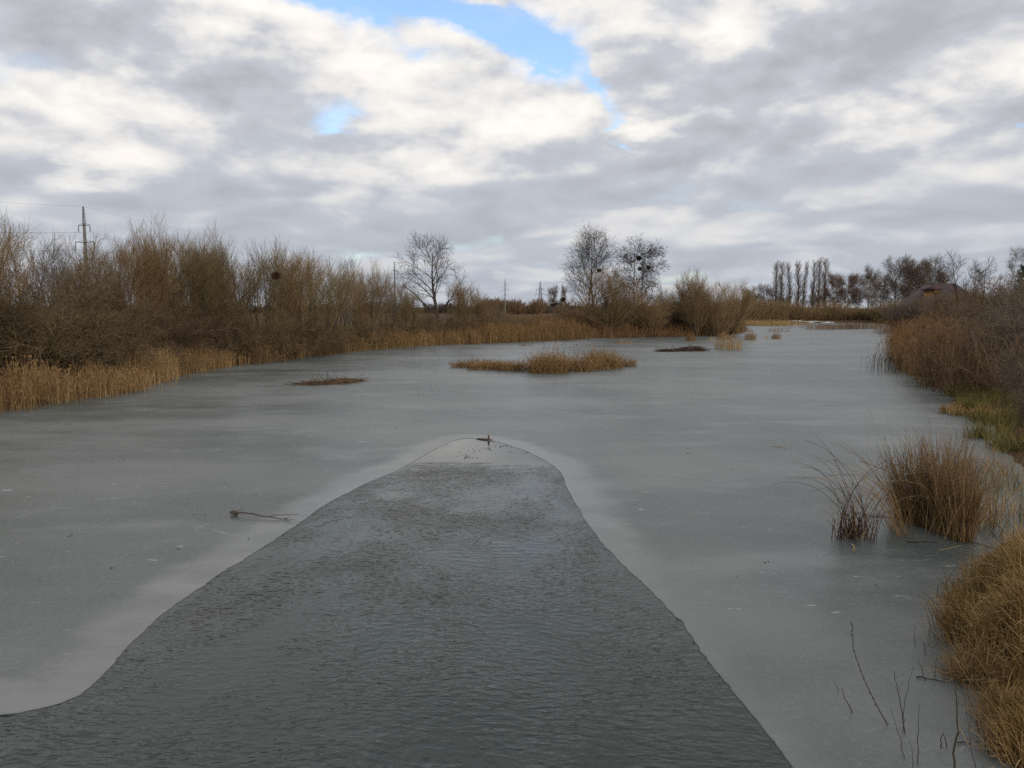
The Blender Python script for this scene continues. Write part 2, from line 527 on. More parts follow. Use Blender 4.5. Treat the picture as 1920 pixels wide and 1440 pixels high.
def resample(pts, step):
    pts = np.array(pts + [pts[0]], float)
    out = []
    n = len(pts) - 1
    for i in range(n):
        p0, p1, p2, p3 = pts[(i - 1) % n], pts[i], pts[i + 1], pts[(i + 2) % n]
        k = max(1, int(np.linalg.norm(p2 - p1) / step))
        for s_ in np.arange(k) / k:
            h = 0.5 * ((2 * p1) + (-p0 + p2) * s_ + (2 * p0 - 5 * p1 + 4 * p2 - p3) * s_ ** 2 + (-p0 + 3 * p1 - 3 * p2 + p3) * s_ ** 3)
            out.append(h * 0.6 + (p1 + (p2 - p1) * s_) * 0.4)
    return np.array(out)


water_edge = resample(edge_pts, 0.07)
_rng = np.random.default_rng(5)
_jit = np.convolve(np.r_[_rng.normal(size=len(water_edge) + 8)], np.ones(9) / 9, 'valid')
WC = np.array([-0.3, 8.0])
_dir = unit(water_edge - WC)
water_edge = water_edge + _dir * (_jit[:, None] * 0.045 + _rng.normal(size=(len(water_edge), 1)) * 0.006)


def build_ice():
    offs = [0, 0.015, 0.04, 0.08, 0.13, 0.2, 0.28, 0.37, 0.47, 0.58, 0.7, 0.85, 1.0, 1.2, 1.45, 1.8, 2.3, 3, 4, 5.5, 8, 12, 18, 28, 45, 75, 120, 200, 330, 520]
    B = water_edge; n = len(B)
    rows = [np.c_[B, np.full(n, -0.007)]]
    dist = [np.zeros(n)]
    for o in offs:
        P = B + _dir * o
        z = np.full(n, 0.0 if o > 0.03 else (-0.003 if o == 0 else -0.001))
        rows.append(np.c_[P, z])
        dist.append(np.abs(signed(P[:, 0], P[:, 1], B[::3])) if 0 < o < 6 else np.full(n, float(o)))
    g = Geo()
    V = np.concatenate(rows)
    i = np.arange(len(rows) - 1)[:, None] * n; j = np.arange(n)[None]; j2 = (j + 1) % n
    q = np.stack([i + j, i + j2, i + n + j2, i + n + j], -1).reshape(-1, 4)
    g._add(V, quads=q, tint=np.concatenate(dist))
    m, t, b = new_mat('lake_ice')
    an = t.nodes.new('ShaderNodeAttribute'); an.attribute_name = 'tint'
    dist_ = X(t, an.outputs['Fac'])
    geo = t.nodes.new('ShaderNodeNewGeometry'); P = X(t, geo.outputs['Position'])
    x, y, z = sep(t, P.s)
    flat = comb(t, x * 0.55, y, 0.0)
    n_big = noise(t, flat, 0.16, 5, 0.55)
    n_mid = noise(t, flat, 0.9, 6, 0.62)
    n_fine = noise(t, comb(t, x, y, 2.0), 14.0, 5, 0.7)
    n_dust = noise(t, comb(t, (x + y * 0.7) * 0.45, y - x * 0.7, 5.0), 46.0, 4, 0.7)
    c = mixc(t, n_big.ss(0.38, 0.62), (0.056, 0.071, 0.067), (0.128, 0.141, 0.136))
    c = mixc(t, n_mid.ss(0.45, 0.75) * 0.5, c, (0.14, 0.153, 0.158))
    c = mixc(t, n_fine.ss(0.45, 0.75) * 0.5, c, (0.17, 0.18, 0.18))
    c = mixc(t, n_dust.ss(0.58, 0.72) * 0.6, c, (0.30, 0.31, 0.31))
    # frozen-in white flecks and streaks
    sp = noise(t, comb(t, x * 0.55, y * 1.7, 11.0), 4.2, 3, 0.55)
    sp2 = noise(t, comb(t, x * 0.12, y * 0.5, 3.0), 1.0, 2, 0.5)
    fleck = sp.ss(0.66, 0.76) * sp2.ss(0.45, 0.62)
    c = mixc(t, fleck * 0.8, c, (0.44, 0.46, 0.47))
    milk = noise(t, comb(t, x * 0.5 + (n_mid - 0.5) * 0.8, y * 0.9, 21.0), 0.55, 5, 0.6)
    c = mixc(t, milk.ss(0.52, 0.70) * 0.55, c, (0.175, 0.188, 0.188))
    # hairline cracks and combed scratches
    vn = t.nodes.new('ShaderNodeTexVoronoi'); vn.voronoi_dimensions = '2D'; vn.feature = 'DISTANCE_TO_EDGE'
    vn.inputs['Scale'].default_value = 0.22
    wv = comb(t, x + (n_mid - 0.5) * 2.2, y + (n_big - 0.5) * 4.0, 0.0)
    t.links.new(wv.s, vn.inputs['Vector'])
    crack = X(t, vn.outputs['Distance']).ss(0.0, 0.006, 1.0, 0.0) * n_mid.ss(0.5, 0.62)
    c = mixc(t, crack * 0.35, c, (0.30, 0.31, 0.31))
    scr = noise(t, comb(t, (x + y * 0.55) * 1.2, (y - x * 0.55) * 13.0, 1.0), 2.2, 4, 0.65)
    c = mixc(t, scr.ss(0.56, 0.72) * n_mid.ss(0.42, 0.6) * 0.5, c, (0.24, 0.25, 0.255))
    # the young skin of ice along the open water is paler and smoother
    wob = (noise(t, comb(t, x, y, 8.0), 0.8, 5, 0.6) - 0.5) * 1.0 + (n_fine - 0.5) * 0.7
    fade = (x + (y - 8.0) * 0.1).ss(0.6, 2.2, 0.0, 1.0) * y.ss(8.0, 14.0, 1.0, 0.0)
    band = (dist_ + wob + fade * 0.5).ss(0.40, 0.95, 1.0, 0.0) * (1.0 - fade * 0.45)
    bcol = mixc(t, n_mid.ss(0.3, 0.7), (0.138, 0.145, 0.148), (0.192, 0.197, 0.20))
    bcol = mixc(t, n_dust.ss(0.5, 0.75) * 0.5, bcol, (0.25, 0.25, 0.255))
    c = mixc(t, band * (n_mid.ss(0.3, 0.62, 0.45, 0.9)), c, bcol)
    t.links.new(c.s, b.inputs['Base Color'])
    ro = 0.35 + (n_mid - 0.5) * 0.25 + fleck * 0.2 - band * 0.08 + (n_big - 0.5) * 0.2
    t.links.new(ro.s, b.inputs['Roughness'])
    b.inputs['IOR'].default_value = 1.31
    b.inputs['Specular IOR Level'].default_value = 0.5
    bn = t.nodes.new('ShaderNodeBump'); bn.inputs['Strength'].default_value = 0.25; bn.inputs['Distance'].default_value = 0.01
    h = n_fine * 0.5 + n_mid
    t.links.new(h.s, bn.inputs['Height']); t.links.new(bn.outputs[0], b.inputs['Normal'])
    tag(g.build('ice', m, smooth=False), kind='structure')


build_ice()


def build_water():
    g = Geo()
    g._add([(-12, -5, -0.008), (7, -5, -0.008), (7, 25, -0.008), (-12, 25, -0.008)], quads=[(0, 1, 2, 3)])
    m, t, b = new_mat('open_water')
    geo = t.nodes.new('ShaderNodeNewGeometry'); P = X(t, geo.outputs['Position'])
    x, y, z = sep(t, P.s)
    bend = noise(t, comb(t, x, y, 0.0), 0.35, 2, 0.5) - 0.5
    # the breeze turns a little along the left edge
    yr = y + x * 0.10 + bend * 1.2
    xr = x - y * 0.10
    w1 = noise(t, comb(t, xr * 6.0, yr * 12.5, 0.0), 1.0, 2, 0.4)
    w2 = noise(t, comb(t, xr * 11.0 + yr * 3.0, yr * 22.0 - xr * 2.5, 3.0), 1.0, 2, 0.5)
    w3 = noise(t, comb(t, xr * 4.0 - yr * 1.4, yr * 9.6, 6.0), 1.0, 1, 0.5)
    ridge = 1.0 - (w3 - 0.5).abs() * 2.6
    patch = noise(t, comb(t, x * 0.9, y * 0.5, 1.0), 1.0, 4, 0.55)
    calm = (y + (noise(t, comb(t, x * 0.8, y * 2.5, 5.0), 1.5, 4, 0.6) - 0.5) * 2.6 + x * 0.12).ss(16.2, 18.0, 1.0, 0.06)
    h = (w1 * 0.75 + w2 * 0.36 + ridge * 0.22) * (patch.ss(0.34, 0.62, 0.45, 1.2)) * calm
    bn = t.nodes.new('ShaderNodeBump'); bn.inputs['Strength'].default_value = 1.0; bn.inputs['Distance'].default_value = 0.023
    t.links.new(h.s, bn.inputs['Height']); t.links.new(bn.outputs[0], b.inputs['Normal'])
    c = mixc(t, patch.ss(0.4, 0.65), (0.018, 0.029, 0.026), (0.027, 0.037, 0.034))
    t.links.new(c.s, b.inputs['Base Color'])
    b.inputs['Roughness'].default_value = 0.06
    b.inputs['IOR'].default_value = 1.333
    tag(g.build('water', m), kind='structure')


build_water()


# ------------------------------------------------------------------ plant growth
def basis(tan):
    ref = np.where(np.abs(tan[:, 2:3]) > 0.9, np.array([[1.0, 0, 0]]), np.array([[0, 0, 1.0]]))
    a = unit(np.cross(tan, ref)); return a, np.cross(tan, a)


def shoots(rng, base, dirs, L, k, up=0.1, wig=0.08, r0=0.05, r1=0.02):
    """curved strands from base points"""
    n = len(base)
    L = np.broadcast_to(np.asarray(L, float), (n,)); r0 = np.broadcast_to(np.asarray(r0, float), (n,)); r1 = np.broadcast_to(np.asarray(r1, float), (n,))
    P = np.zeros((n, k, 3)); P[:, 0] = base; d = unit(dirs.copy())
    up = np.broadcast_to(np.asarray(up, float), (n,))
    for i in range(1, k):
        P[:, i] = P[:, i - 1] + d * (L / (k - 1))[:, None]
        d = d + rng.normal(size=(n, 3)) * wig
        d[:, 2] += up
        d = unit(d)
    R = r0[:, None] + (r1 - r0)[:, None] * np.linspace(0, 1, k)[None] ** 0.8
    return P, R


def grow(rng, P, R, n, t=(0.3, 1.0), ang=(25, 50), length=(1, 2), lf=0.4, k=4, up=0.12, wig=0.1, rr=0.6, tip=0.35, rmin=0.004):
    N, K, _ = P.shape
    idx = np.repeat(np.arange(N), n)
    f = (np.tile(np.arange(n), N) + rng.random(N * n)) / n
    tt = (t[0] + (t[1] - t[0]) * f) * (K - 1) * 0.9999
    i = tt.astype(int); a = (tt - i)[:, None]
    base = P[idx, i] * (1 - a) + P[idx, i + 1] * a
    tan = unit(P[idx, i + 1] - P[idx, i])
    rad = R[idx, i] * (1 - a[:, 0]) + R[idx, i + 1] * a[:, 0]
    b1, b2 = basis(tan)
    az = np.tile(np.arange(n), N) * 2.39996 + rng.random(N)[idx] * 6.283 + rng.normal(size=N * n) * 0.4
    an = np.radians(rng.uniform(*ang, N * n))[:, None]
    d = np.cos(an) * tan + np.sin(an) * (np.cos(az)[:, None] * b1 + np.sin(az)[:, None] * b2)
    L = rng.uniform(*length, N * n) * (1 - lf * f)
    r0 = np.maximum(rad * rr, rmin)
    return shoots(rng, base, d, L, k, up, wig, r0, np.maximum(r0 * tip, rmin * 0.5))


def make_willow(seed, h, n_stem, spread, twig, twig_r=0.008, lean=(0, 0), dens=1.0, up=0.10, low=0.22, name='willow_shrub'):
    rng = np.random.default_rng(seed)
    root = empty(name)
    az = rng.random(n_stem) * 6.283
    tilt = np.radians(rng.uniform(3, spread, n_stem))
    base = np.c_[np.cos(az) * 0.25 * h / 8, np.sin(az) * 0.25 * h / 8, np.full(n_stem, -0.12)]
    d = np.c_[np.sin(tilt) * np.cos(az) + lean[0], np.sin(tilt) * np.sin(az) + lean[1], np.cos(tilt)]
    P, R = shoots(rng, base, d, rng.uniform(0.6, 0.85, n_stem) * h, 8, up * 0.6, 0.09, rng.uniform(0.05, 0.11, n_stem) * h / 8, 0.018 * h / 8)
    for i in range(n_stem):
        Geo().tubes(P[i:i + 1], R[i:i + 1], 6, rng).build('stem', M['bark'], root, smooth=True)
    g = Geo()
    P1, R1 = grow(rng, P, R, int(9 * dens), (low, 1.0), (12, 38), (0.24 * h, 0.44 * h), 0.45, 5, up, 0.06, 0.55, 0.35)
    g.tubes(P1, R1, 3, rng)
    P2, R2 = grow(rng, P1, R1, int(11 * dens), (0.10, 1.0), (10, 32), (0.11 * h, 0.26 * h), 0.35, 3, up * 1.5, 0.055, 0.55, 0.4, twig_r)
    g.tubes(P2, R2, 3, rng)
    P3, R3 = grow(rng, P2, R2, 5, (0.1, 1.0), (10, 32), (0.06 * h, 0.14 * h), 0.3, 2, up, 0.12, 0.6, 0.4, twig_r * 0.8)
    g.tubes(P3, R3, 3, rng)
    g.build('crown', twig, root)
    return root


def make_bush(seed, h, n_stem, twig, spread=75, twig_r=0.010, dens=1.0, up=0.02, name='bare_shrub', arch=0.0):
    """sprawling shrub: stems leave the ground at every angle"""
    rng = np.random.default_rng(seed)
    root = empty(name)
    az = rng.random(n_stem) * 6.283
    tilt = np.radians(rng.uniform(5, spread, n_stem))
    base = np.c_[rng.normal(size=n_stem) * 0.12 * h, rng.normal(size=n_stem) * 0.12 * h, np.full(n_stem, -0.08)]
    d = np.c_[np.sin(tilt) * np.cos(az), np.sin(tilt) * np.sin(az), np.cos(tilt)]
    P, R = shoots(rng, base, d, rng.uniform(0.65, 1.05, n_stem) * h, 6, up - arch, 0.12, rng.uniform(0.02, 0.045, n_stem) * h / 4, 0.01 * h / 4)
    Geo().tubes(P, R, 5, rng).build('stem', M['bark'], root, smooth=True)
    g = Geo()
    P1, R1 = grow(rng, P, R, int(8 * dens), (0.12, 1.0), (20, 55), (0.2 * h, 0.45 * h), 0.4, 4, up - arch, 0.14, 0.6, 0.4)
    g.tubes(P1, R1, 3, rng)
    P2, R2 = grow(rng, P1, R1, int(9 * dens), (0.1, 1.0), (20, 60), (0.10 * h, 0.24 * h), 0.3, 3, up - arch, 0.16, 0.6, 0.4, twig_r)
    g.tubes(P2, R2, 3, rng)
    P3, R3 = grow(rng, P2, R2, 4, (0.1, 1.0), (20, 60), (0.06 * h, 0.14 * h), 0.3, 2, up, 0.12, 0.6, 0.5, twig_r * 0.8)
    g.tubes(P3, R3, 3, rng)
    g.build('crown', twig, root)
    return root


def make_tree(seed, h, trunk_h, limbs, r, twig, crown_w, n1=9, n2=8, n3=4, ang0=(20, 55), up=0.06, twig_r=0.012, wig=0.12, trunks=1, name='bare_tree',
              pods=0, steep=None, trunk_mat='bark', droop=0.0):
    rng = np.random.default_rng(seed)
    root = empty(name)
    P0s, R0s = [], []
    for k_ in range(trunks):
        a = k_ * 2.2 + 0.3
        off = 0.0 if trunks == 1 else 0.35
        base = np.array([[math.cos(a) * off, math.sin(a) * off, -0.15]])
        d = np.array([[math.cos(a) * 0.10 * (trunks > 1) + rng.normal() * 0.03, math.sin(a) * 0.05 + rng.normal() * 0.03, 1.0]])
        P, R = shoots(rng, base, d, h * 0.9, 9, 0.05, 0.055, r, r * 0.12)
        P0s.append(P); R0s.append(R)
        Geo().tubes(P, R, 8, rng).build('trunk', M[trunk_mat], root, smooth=True)
    P0, R0 = np.concatenate(P0s), np.concatenate(R0s)
    g = Geo()
    P1, R1 = grow(rng, P0, R0, limbs, (trunk_h, 0.97), ang0, (crown_w * 0.55, crown_w * 0.75), 0.55, 7, up, wig, 0.55, 0.25, twig_r)
    g.tubes(P1, R1, 5, rng)
    P2, R2 = grow(rng, P1, R1, n1, (0.2, 1.0), (20, 50), (crown_w * 0.18, crown_w * 0.34), 0.4, 5, up - droop, wig, 0.6, 0.3, twig_r)
    g.tubes(P2, R2, 4, rng)
    P3, R3 = grow(rng, P2, R2, n2, (0.15, 1.0), (20, 55), (crown_w * 0.09, crown_w * 0.20), 0.3, 3, up - droop, wig, 0.6, 0.4, twig_r)
    g.tubes(P3, R3, 3, rng)
    if n3:
        P4, R4 = grow(rng, P3, R3, n3, (0.2, 1.0), (20, 55), (crown_w * 0.05, crown_w * 0.11), 0.2, 2, up - droop, wig, 0.7, 0.5, twig_r * 0.7)
        g.tubes(P4, R4, 3, rng)
    g.build('crown', twig, root)
    if pods:
        gp_ = Geo()
        sel = rng.choice(len(P3), min(pods, len(P3)), replace=False)
        c = P3[sel, -1]
        cen = np.repeat(c, 5, 0) + rng.normal(size=(len(c) * 5, 3)) * 0.10
        d = rng.normal(size=(len(cen), 3)); d[:, 2] -= 0.8
        PP, _ = shoots(rng, cen, d, 0.22, 3, -0.2, 0.2)
        gp_.ribbons(PP, 0.035, rng)
        o = gp_.build('seed_cluster', M['dark_twig'], root); o['kind'] = 'stuff'
    return root


class Kind:
    """hands out a plant: the first call moves the original, later calls copy it with its parts"""
    def __init__(s, *protos): s.p = list(protos); s.used = [False] * len(protos); s.i = 0

    def put(s, x, y, label, cat, group=None, rz=None, sx=1.0, sz=1.0, which=None, z=None):
        k = (s.i if which is None else which) % len(s.p); s.i += 1
        o = s.p[k] if not s.used[k] else copy_tree(s.p[k])
        s.used[k] = True
        o.location = (x, y, (gz(x, y) if z is None else z) - 0.03)
        o.rotation_euler = (0, 0, (k * 1.7 + s.i * 2.1) if rz is None else rz)
        o.scale = (sx, sx, sz)
        return tag(o, label, cat, group)


def plant(kind, h0, u, d, vtop, label, cat, group=None, wide=1.0, **kw):
    x, y = at(u, d)
    h = z_at(vtop, d) - max(gz(x, y), 0)
    s_ = h / h0
    return kind.put(x, y, label, cat, group, sx=s_ * wide, sz=s_, **kw)


# ---- left bank willows
W8 = Kind(make_willow(1, 8, 10, 24, M['willow_twig'], dens=0.95), make_willow(2, 8, 9, 27, M['olive_twig'], dens=0.9),
          make_willow(3, 8, 10, 20, M['willow_twig'], dens=0.9), make_willow(4, 8, 8, 26, M['grey_twig'], dens=0.75),
          make_willow(5, 8, 11, 24, M['willow_twig'], up=0.09, dens=0.85), make_willow(6, 8, 10, 30, M['far_twig'], low=0.12))
H8 = 8.1
GW = 'bare willows along the left bank'
for u, d, vt, wd, wh, lb in [
    (-36, 33, 372, 0.95, 0, 'tall bare willow cut by the left edge of the picture'),
    (28, 44, 420, 0.95, 3, 'thin grey willow rising just behind the edge willow'),
    (112, 62, 452, 0.95, 3, 'thin see-through willow left of the big concrete pole'),
    (205, 60, 448, 0.95, 3, 'thin grey willow right beside the big concrete pole'),
    (262, 50, 438, 1.0, 0, 'dense willow that starts the thick row, third from the concrete pole'),
    (318, 53, 434, 0.95, 2, 'upright yellow-brown willow, the highest crown of the thick row'),
    (372, 54, 436, 0.95, 1, 'yellowish willow with spiky top in the thick row'),
    (425, 57, 447, 0.95, 2, 'narrow upright willow left of the one with the nest ball'),
    (492, 58, 455, 1.0, 1, 'olive willow carrying a round nest-like ball in its crown'),
    (548, 61, 462, 1.0, 0, 'broad olive-brown willow right of the nest willow'),
    (598, 63, 476, 0.95, 1, 'olive willow closing the thick yellow row on its right'),
    (640, 70, 487, 0.75, 3, 'grey-brown willow right after the thick yellow row'),
    (688, 74, 500, 0.95, 2, 'open willow with the middle pole showing at its right'),
    (728, 79, 512, 0.95, 3, 'thin willow in front of the middle pole'),
    (768, 80, 540, 1.0, 1, 'low willow with thick slanting stems left of the round-crowned tree'),
    (868, 92, 526, 1.0, 0, 'willow right behind the round-crowned lone tree'),
    (905, 94, 545, 1.05, 2, 'shorter willow near the end of the left row'),
    (934, 97, 566, 1.0, 3, 'smallest willow ending the left row before the open field'),
]:
    plant(W8, H8, u, d, vt, lb, 'willow', GW, wide=wd, which=wh)

for u, d, vt, wd, wh, lb in [
    (150, 70, 462, 1.05, 5, 'hazy willow behind the foot of the big concrete pole'),
    (290, 64, 446, 1.05, 4, 'straight-shooted willow behind the first crowns of the thick row'),
    (398, 68, 450, 1.05, 5, 'brown willow behind the middle of the thick row'),
    (573, 74, 476, 1.05, 4, 'straight-shooted willow behind the last olive crowns'),
    (664, 86, 500, 1.05, 4, 'straight-shooted willow in the thinner part of the row'),
    (756, 96, 530, 1.05, 4, 'straight-shooted willow just right of the middle pole'),
]:
    plant(W8, H8, u, d, vt, lb, 'willow', GW, wide=wd, which=wh)

# ---- willows on the point in the middle
WP = Kind(make_willow(7, 8, 14, 42, M['willow_twig'], low=0.08, up=0.06), make_willow(8, 8, 14, 38, M['willow_twig'], low=0.10, up=0.07),
          make_willow(9, 8, 12, 40, M['far_twig'], low=0.08, up=0.06))
GP = 'bare willows on the point in the middle'
for u, d, vt, wd, wh, lb in [
    (1140, 103, 512, 1.05, 1, 'broad fan-shaped willow at the water on the left of the point'),
    (1085, 120, 556, 1.1, 0, 'low brown willow under the left tall tree'),
    (1178, 122, 545, 1.0, 2, 'brown willow between the two tall trees, behind the fan-shaped one'),
    (1222, 106, 545, 1.1, 0, 'bushy brown willow under the tall tree with two trunks'),
    (1272, 112, 528, 0.9, 2, 'upright willow on the middle of the point, left end of its group'),
    (1306, 108, 516, 0.9, 1, 'tallest olive willow of the group on the point'),
    (1342, 110, 520, 0.9, 0, 'thick willow second from the tip of the point'),
    (1366, 114, 522, 0.9, 3, 'grey-topped willow leaning out at the tip of the point'),
]:
    plant(WP, 7.6, u, d, vt, lb, 'willow', GP, wide=wd, which=wh % 3)

# ---- sprawling shrubs of the left bank
B4 = Kind(make_bush(11, 4, 20, M['under_twig']), make_bush(12, 4, 22, M['under_twig'], arch=0.05), make_bush(13, 4, 20, M['under_red']))
GB = 'sprawling bare shrubs under the left willows'
for u, d, vt, wd, wh, lb in [
    (-25, 33, 560, 1.3, 0, 'brown shrub at the left picture edge above the reeds'),
    (45, 35, 548, 1.3, 1, 'arching brown shrub in front of the edge willow'),
    (110, 38, 555, 1.3, 0, 'shrub with long slanting twigs left of the concrete pole'),
    (165, 41, 528, 1.2, 1, 'brown shrub hiding the foot of the big concrete pole'),
    (215, 45, 540, 1.2, 2, 'reddish shrub right below the big concrete pole'),
    (240, 43, 600, 1.2, 0, 'low dark shrub behind the longest gold reeds'),
    (290, 47, 590, 1.1, 2, 'low reddish shrub at the start of the thick willow row'),
    (345, 51, 600, 1.1, 0, 'low shrub with russet leaves left under the thick row'),
    (400, 52, 590, 1.1, 2, 'low russet shrub in the middle of the thick row'),
    (455, 54, 585, 1.1, 1, 'dark low shrub under the nest willow'),
    (515, 56, 590, 1.1, 0, 'dark rounded shrub right below the nest ball'),
    (570, 60, 596, 1.1, 2, 'low shrub at the foot of the last olive willow'),
    (625, 66, 598, 1.0, 1, 'low shrub at the foot of the grey-brown willow'),
    (680, 71, 600, 1.0, 0, 'low shrub over the reeds left of the middle pole'),
    (730, 77, 600, 1.0, 2, 'low shrub below the middle pole'),
    (800, 86, 590, 1.0, 0, 'low shrub just left of the lone tree trunk'),
    (850, 88, 590, 1.0, 1, 'low shrub just right of the lone tree trunk'),
    (900, 90, 594, 1.0, 2, 'low brown shrub near the end of the left row'),
    (930, 92, 598, 1.0, 0, 'last low shrub before the snowy field'),
]:
    plant(B4, 3.6, u, d, vt, lb, 'shrub', GB, wide=wd, which=wh)
GM = 'low shrubs on the point'
for u, d, vt, wd, wh, lb in [
    (1110, 125, 580, 1.3, 0, 'low shrub at the left end of the point'),
    (1160, 118, 575, 1.3, 2, 'low brown shrub between the fan-shaped willow and its neighbour'),
    (1190, 112, 570, 1.3, 1, 'low brown shrub in front of the tall two-trunk tree'),
    (1250, 113, 565, 1.3, 2, 'low shrub filling the gap before the group on the point'),
    (1320, 112, 585, 1.3, 0, 'low dark shrub under the tallest willow on the point'),
    (1070, 150, 575, 1.4, 2, 'brown shrub in the field behind the snow-dusted stones'),
]:
    plant(B4, 3.6, u, d, vt, lb, 'shrub', GM, wide=wd, which=wh)

# ---- individual bare trees
T1 = make_tree(21, 11.5, 0.22, 13, 0.32, M['dark_twig'], 8.6, n1=8, n2=6, n3=3, ang0=(28, 62), up=0.07, twig_r=0.014, wig=0.14)
x, y = at(824, 93); h = z_at(458, 93) - gz(x, y); T1.location = (x, y, gz(x, y)); T1.scale = (h / 11.2,) * 3; T1.rotation_euler = (0, 0, 0.6)
tag(T1, 'lone dark tree with round bare crown on the left bank', 'tree')
T2 = make_tree(22, 15, 0.16, 17, 0.22, M['dark_twig'], 11.0, n1=9, n2=6, n3=2, ang0=(24, 60), up=0.05, twig_r=0.014, trunks=2)
x, y = at(1108, 132); h = z_at(456, 132) - gz(x, y); T2.location = (x, y, gz(x, y)); T2.scale = (h / 14.2,) * 3
tag(T2, 'tall tree with fine upturned twigs behind the fan-shaped willow', 'tree')
T3 = make_tree(23, 14.5, 0.22, 12, 0.22, M['dark_twig'], 8.8, n1=8, n2=7, n3=3, ang0=(38, 70), up=0.02, twig_r=0.016, trunks=2, pods=700, droop=0.07)
x, y = at(1198, 132); h = z_at(466, 132) - gz(x, y); T3.location = (x, y, gz(x, y)); T3.scale = (h / 13.6,) * 3; T3.rotation_euler = (0, 0, 0.9)
tag(T3, 'tall two-trunk tree with drooping tufted twigs and dark balls', 'tree')

# mistletoe balls and a nest
def make_ball(seed, r):
    rng = np.random.default_rng(seed)
    d = unit(rng.normal(size=(420, 3)))
    P, _ = shoots(rng, np.zeros((420, 3)), d, rng.uniform(0.6, 1.0, 420) * r, 4, -0.05, 0.25)
    g = Geo(); g.tubes(P, 0.022 * r / 0.5, 3, rng)
    d2 = unit(rng.normal(size=(500, 3))); c = d2 * rng.uniform(0.3, 0.9, (500, 1)) * r
    PP, _ = shoots(rng, c, rng.normal(size=(500, 3)), 0.3 * r, 3, 0, 0.3)
    g.ribbons(PP, 0.05 * r, rng)
    return g


mb = make_ball(31, 0.6).build('mistletoe_ball', M['mistletoe'])
nest = make_ball(32, 0.6).build('nest_ball', M['nest_twig'])
x, y = at(521, 57.0); nest.location = (x, y, z_at(517, 57.0)); nest.scale = (0.62,) * 3
tag(nest, 'round reddish twig ball high in an olive willow of the left row', 'nest')
first = True
for u, v, d, s_, lb in [
    (1196, 484, 131.5, 0.85, 'widest dark twig ball near the top of the two-trunk tree'),
    (1214, 502, 131.8, 0.7, 'dark twig ball on the right trunk of the two-trunk tree'),
    (1198, 504, 132.2, 0.7, 'small dark twig ball on the left trunk of the two-trunk tree'),
    (1122, 507, 131, 0.75, 'only dark twig ball in the tall tree with upturned twigs'),
    (1036, 572, 299, 1.6, 'lowest dark ball on the left in the small far mistletoe tree'),
    (1043, 570, 299, 1.5, 'dark ball right of centre in the small far mistletoe tree'),
    (1037, 564, 299, 1.1, 'upper left dark ball in the small far mistletoe tree'),
    (1051, 572, 301, 1.2, 'dark ball low between the two small far trees'),
    (1055.5, 562, 301, 2.0, 'large dark ball on the narrow far tree right of the lattice pylon'),
    (1625, 520, 251, 1.2, 'dark ball in the bent tree right of the poplars'),
]:
    o = mb if first else mb.copy()
    if not first: COL.objects.link(o)
    first = False
    x, y = at(u, d); o.location = (x, y, z_at(v, d)); o.scale = (s_, s_, s_ * 0.9); o.rotation_euler = (0, 0, u)
    tag(o, lb, 'mistletoe', 'dark twig balls in bare trees')

# ---- far trees: mistletoe pair, rounded trees, poplars
FT = Kind(make_tree(41, 14, 0.10, 18, 0.24, M['grey_twig'], 10.0, n1=9, n2=8, n3=4, ang0=(25, 62), twig_r=0.026),
          make_tree(42, 14, 0.08, 18, 0.26, M['far_twig'], 10.5, n1=9, n2=8, n3=4, ang0=(30, 66), twig_r=0.026),
          make_tree(43, 14, 0.06, 18, 0.22, M['red_twig'], 9.5, n1=9, n2=8, n3=4, ang0=(22, 55), twig_r=0.026))
GF = 'far bare trees on the right horizon'
FH = 13.3
plant(FT, FH, 1038, 300, 546, 'small far tree hung with dark balls right of the lattice pylon', 'tree', GF, wide=0.75, which=0)
plant(FT, FH, 1055, 302, 545, 'narrow far tree with one big dark ball near the lattice pylon', 'tree', GF, wide=0.42, which=0)
for u, d, vt, wd, wh, lb in [
    (1405, 330, 547, 1.1, 1, 'low dark rounded tree just right of the point, left of its twin'),
    (1432, 330, 543, 1.2, 1, 'low dark rounded tree left of the poplars'),
    (1562, 300, 522, 0.9, 2, 'red-brown tree touching the last poplar'),
    (1583, 290, 524, 1.0, 2, 'broad red-brown tree beside the poplars'),
    (1604, 285, 523, 0.9, 2, 'red-brown tree left of the bent tree'),
    (1626, 251, 515, 0.7, 0, 'pale bent tree with an open crown right of the poplars'),
    (1650, 270, 532, 0.9, 1, 'low dark tree between the bent tree and the big rounded trees'),
    (1676, 262, 502, 0.95, 1, 'big dark tree on the left of the rounded group by the house'),
    (1700, 268, 500, 0.9, 0, 'high greyish tree in the middle of the rounded group by the house'),
    (1722, 262, 505, 0.9, 1, 'dark tree in the rounded group left of the house roof'),
    (1740, 272, 500, 0.9, 0, 'pale tree rising over the house gable'),
    (1765, 270, 517, 0.9, 2, 'reddish tree behind the house chimney'),
    (1470, 345, 560, 1.2, 1, 'dark low tree under the left poplars'),
    (1525, 340, 558, 1.2, 1, 'dark low tree under the right poplars'),
]:
    plant(FT, FH, u, d, vt, lb, 'tree', GF, wide=wd, which=wh)


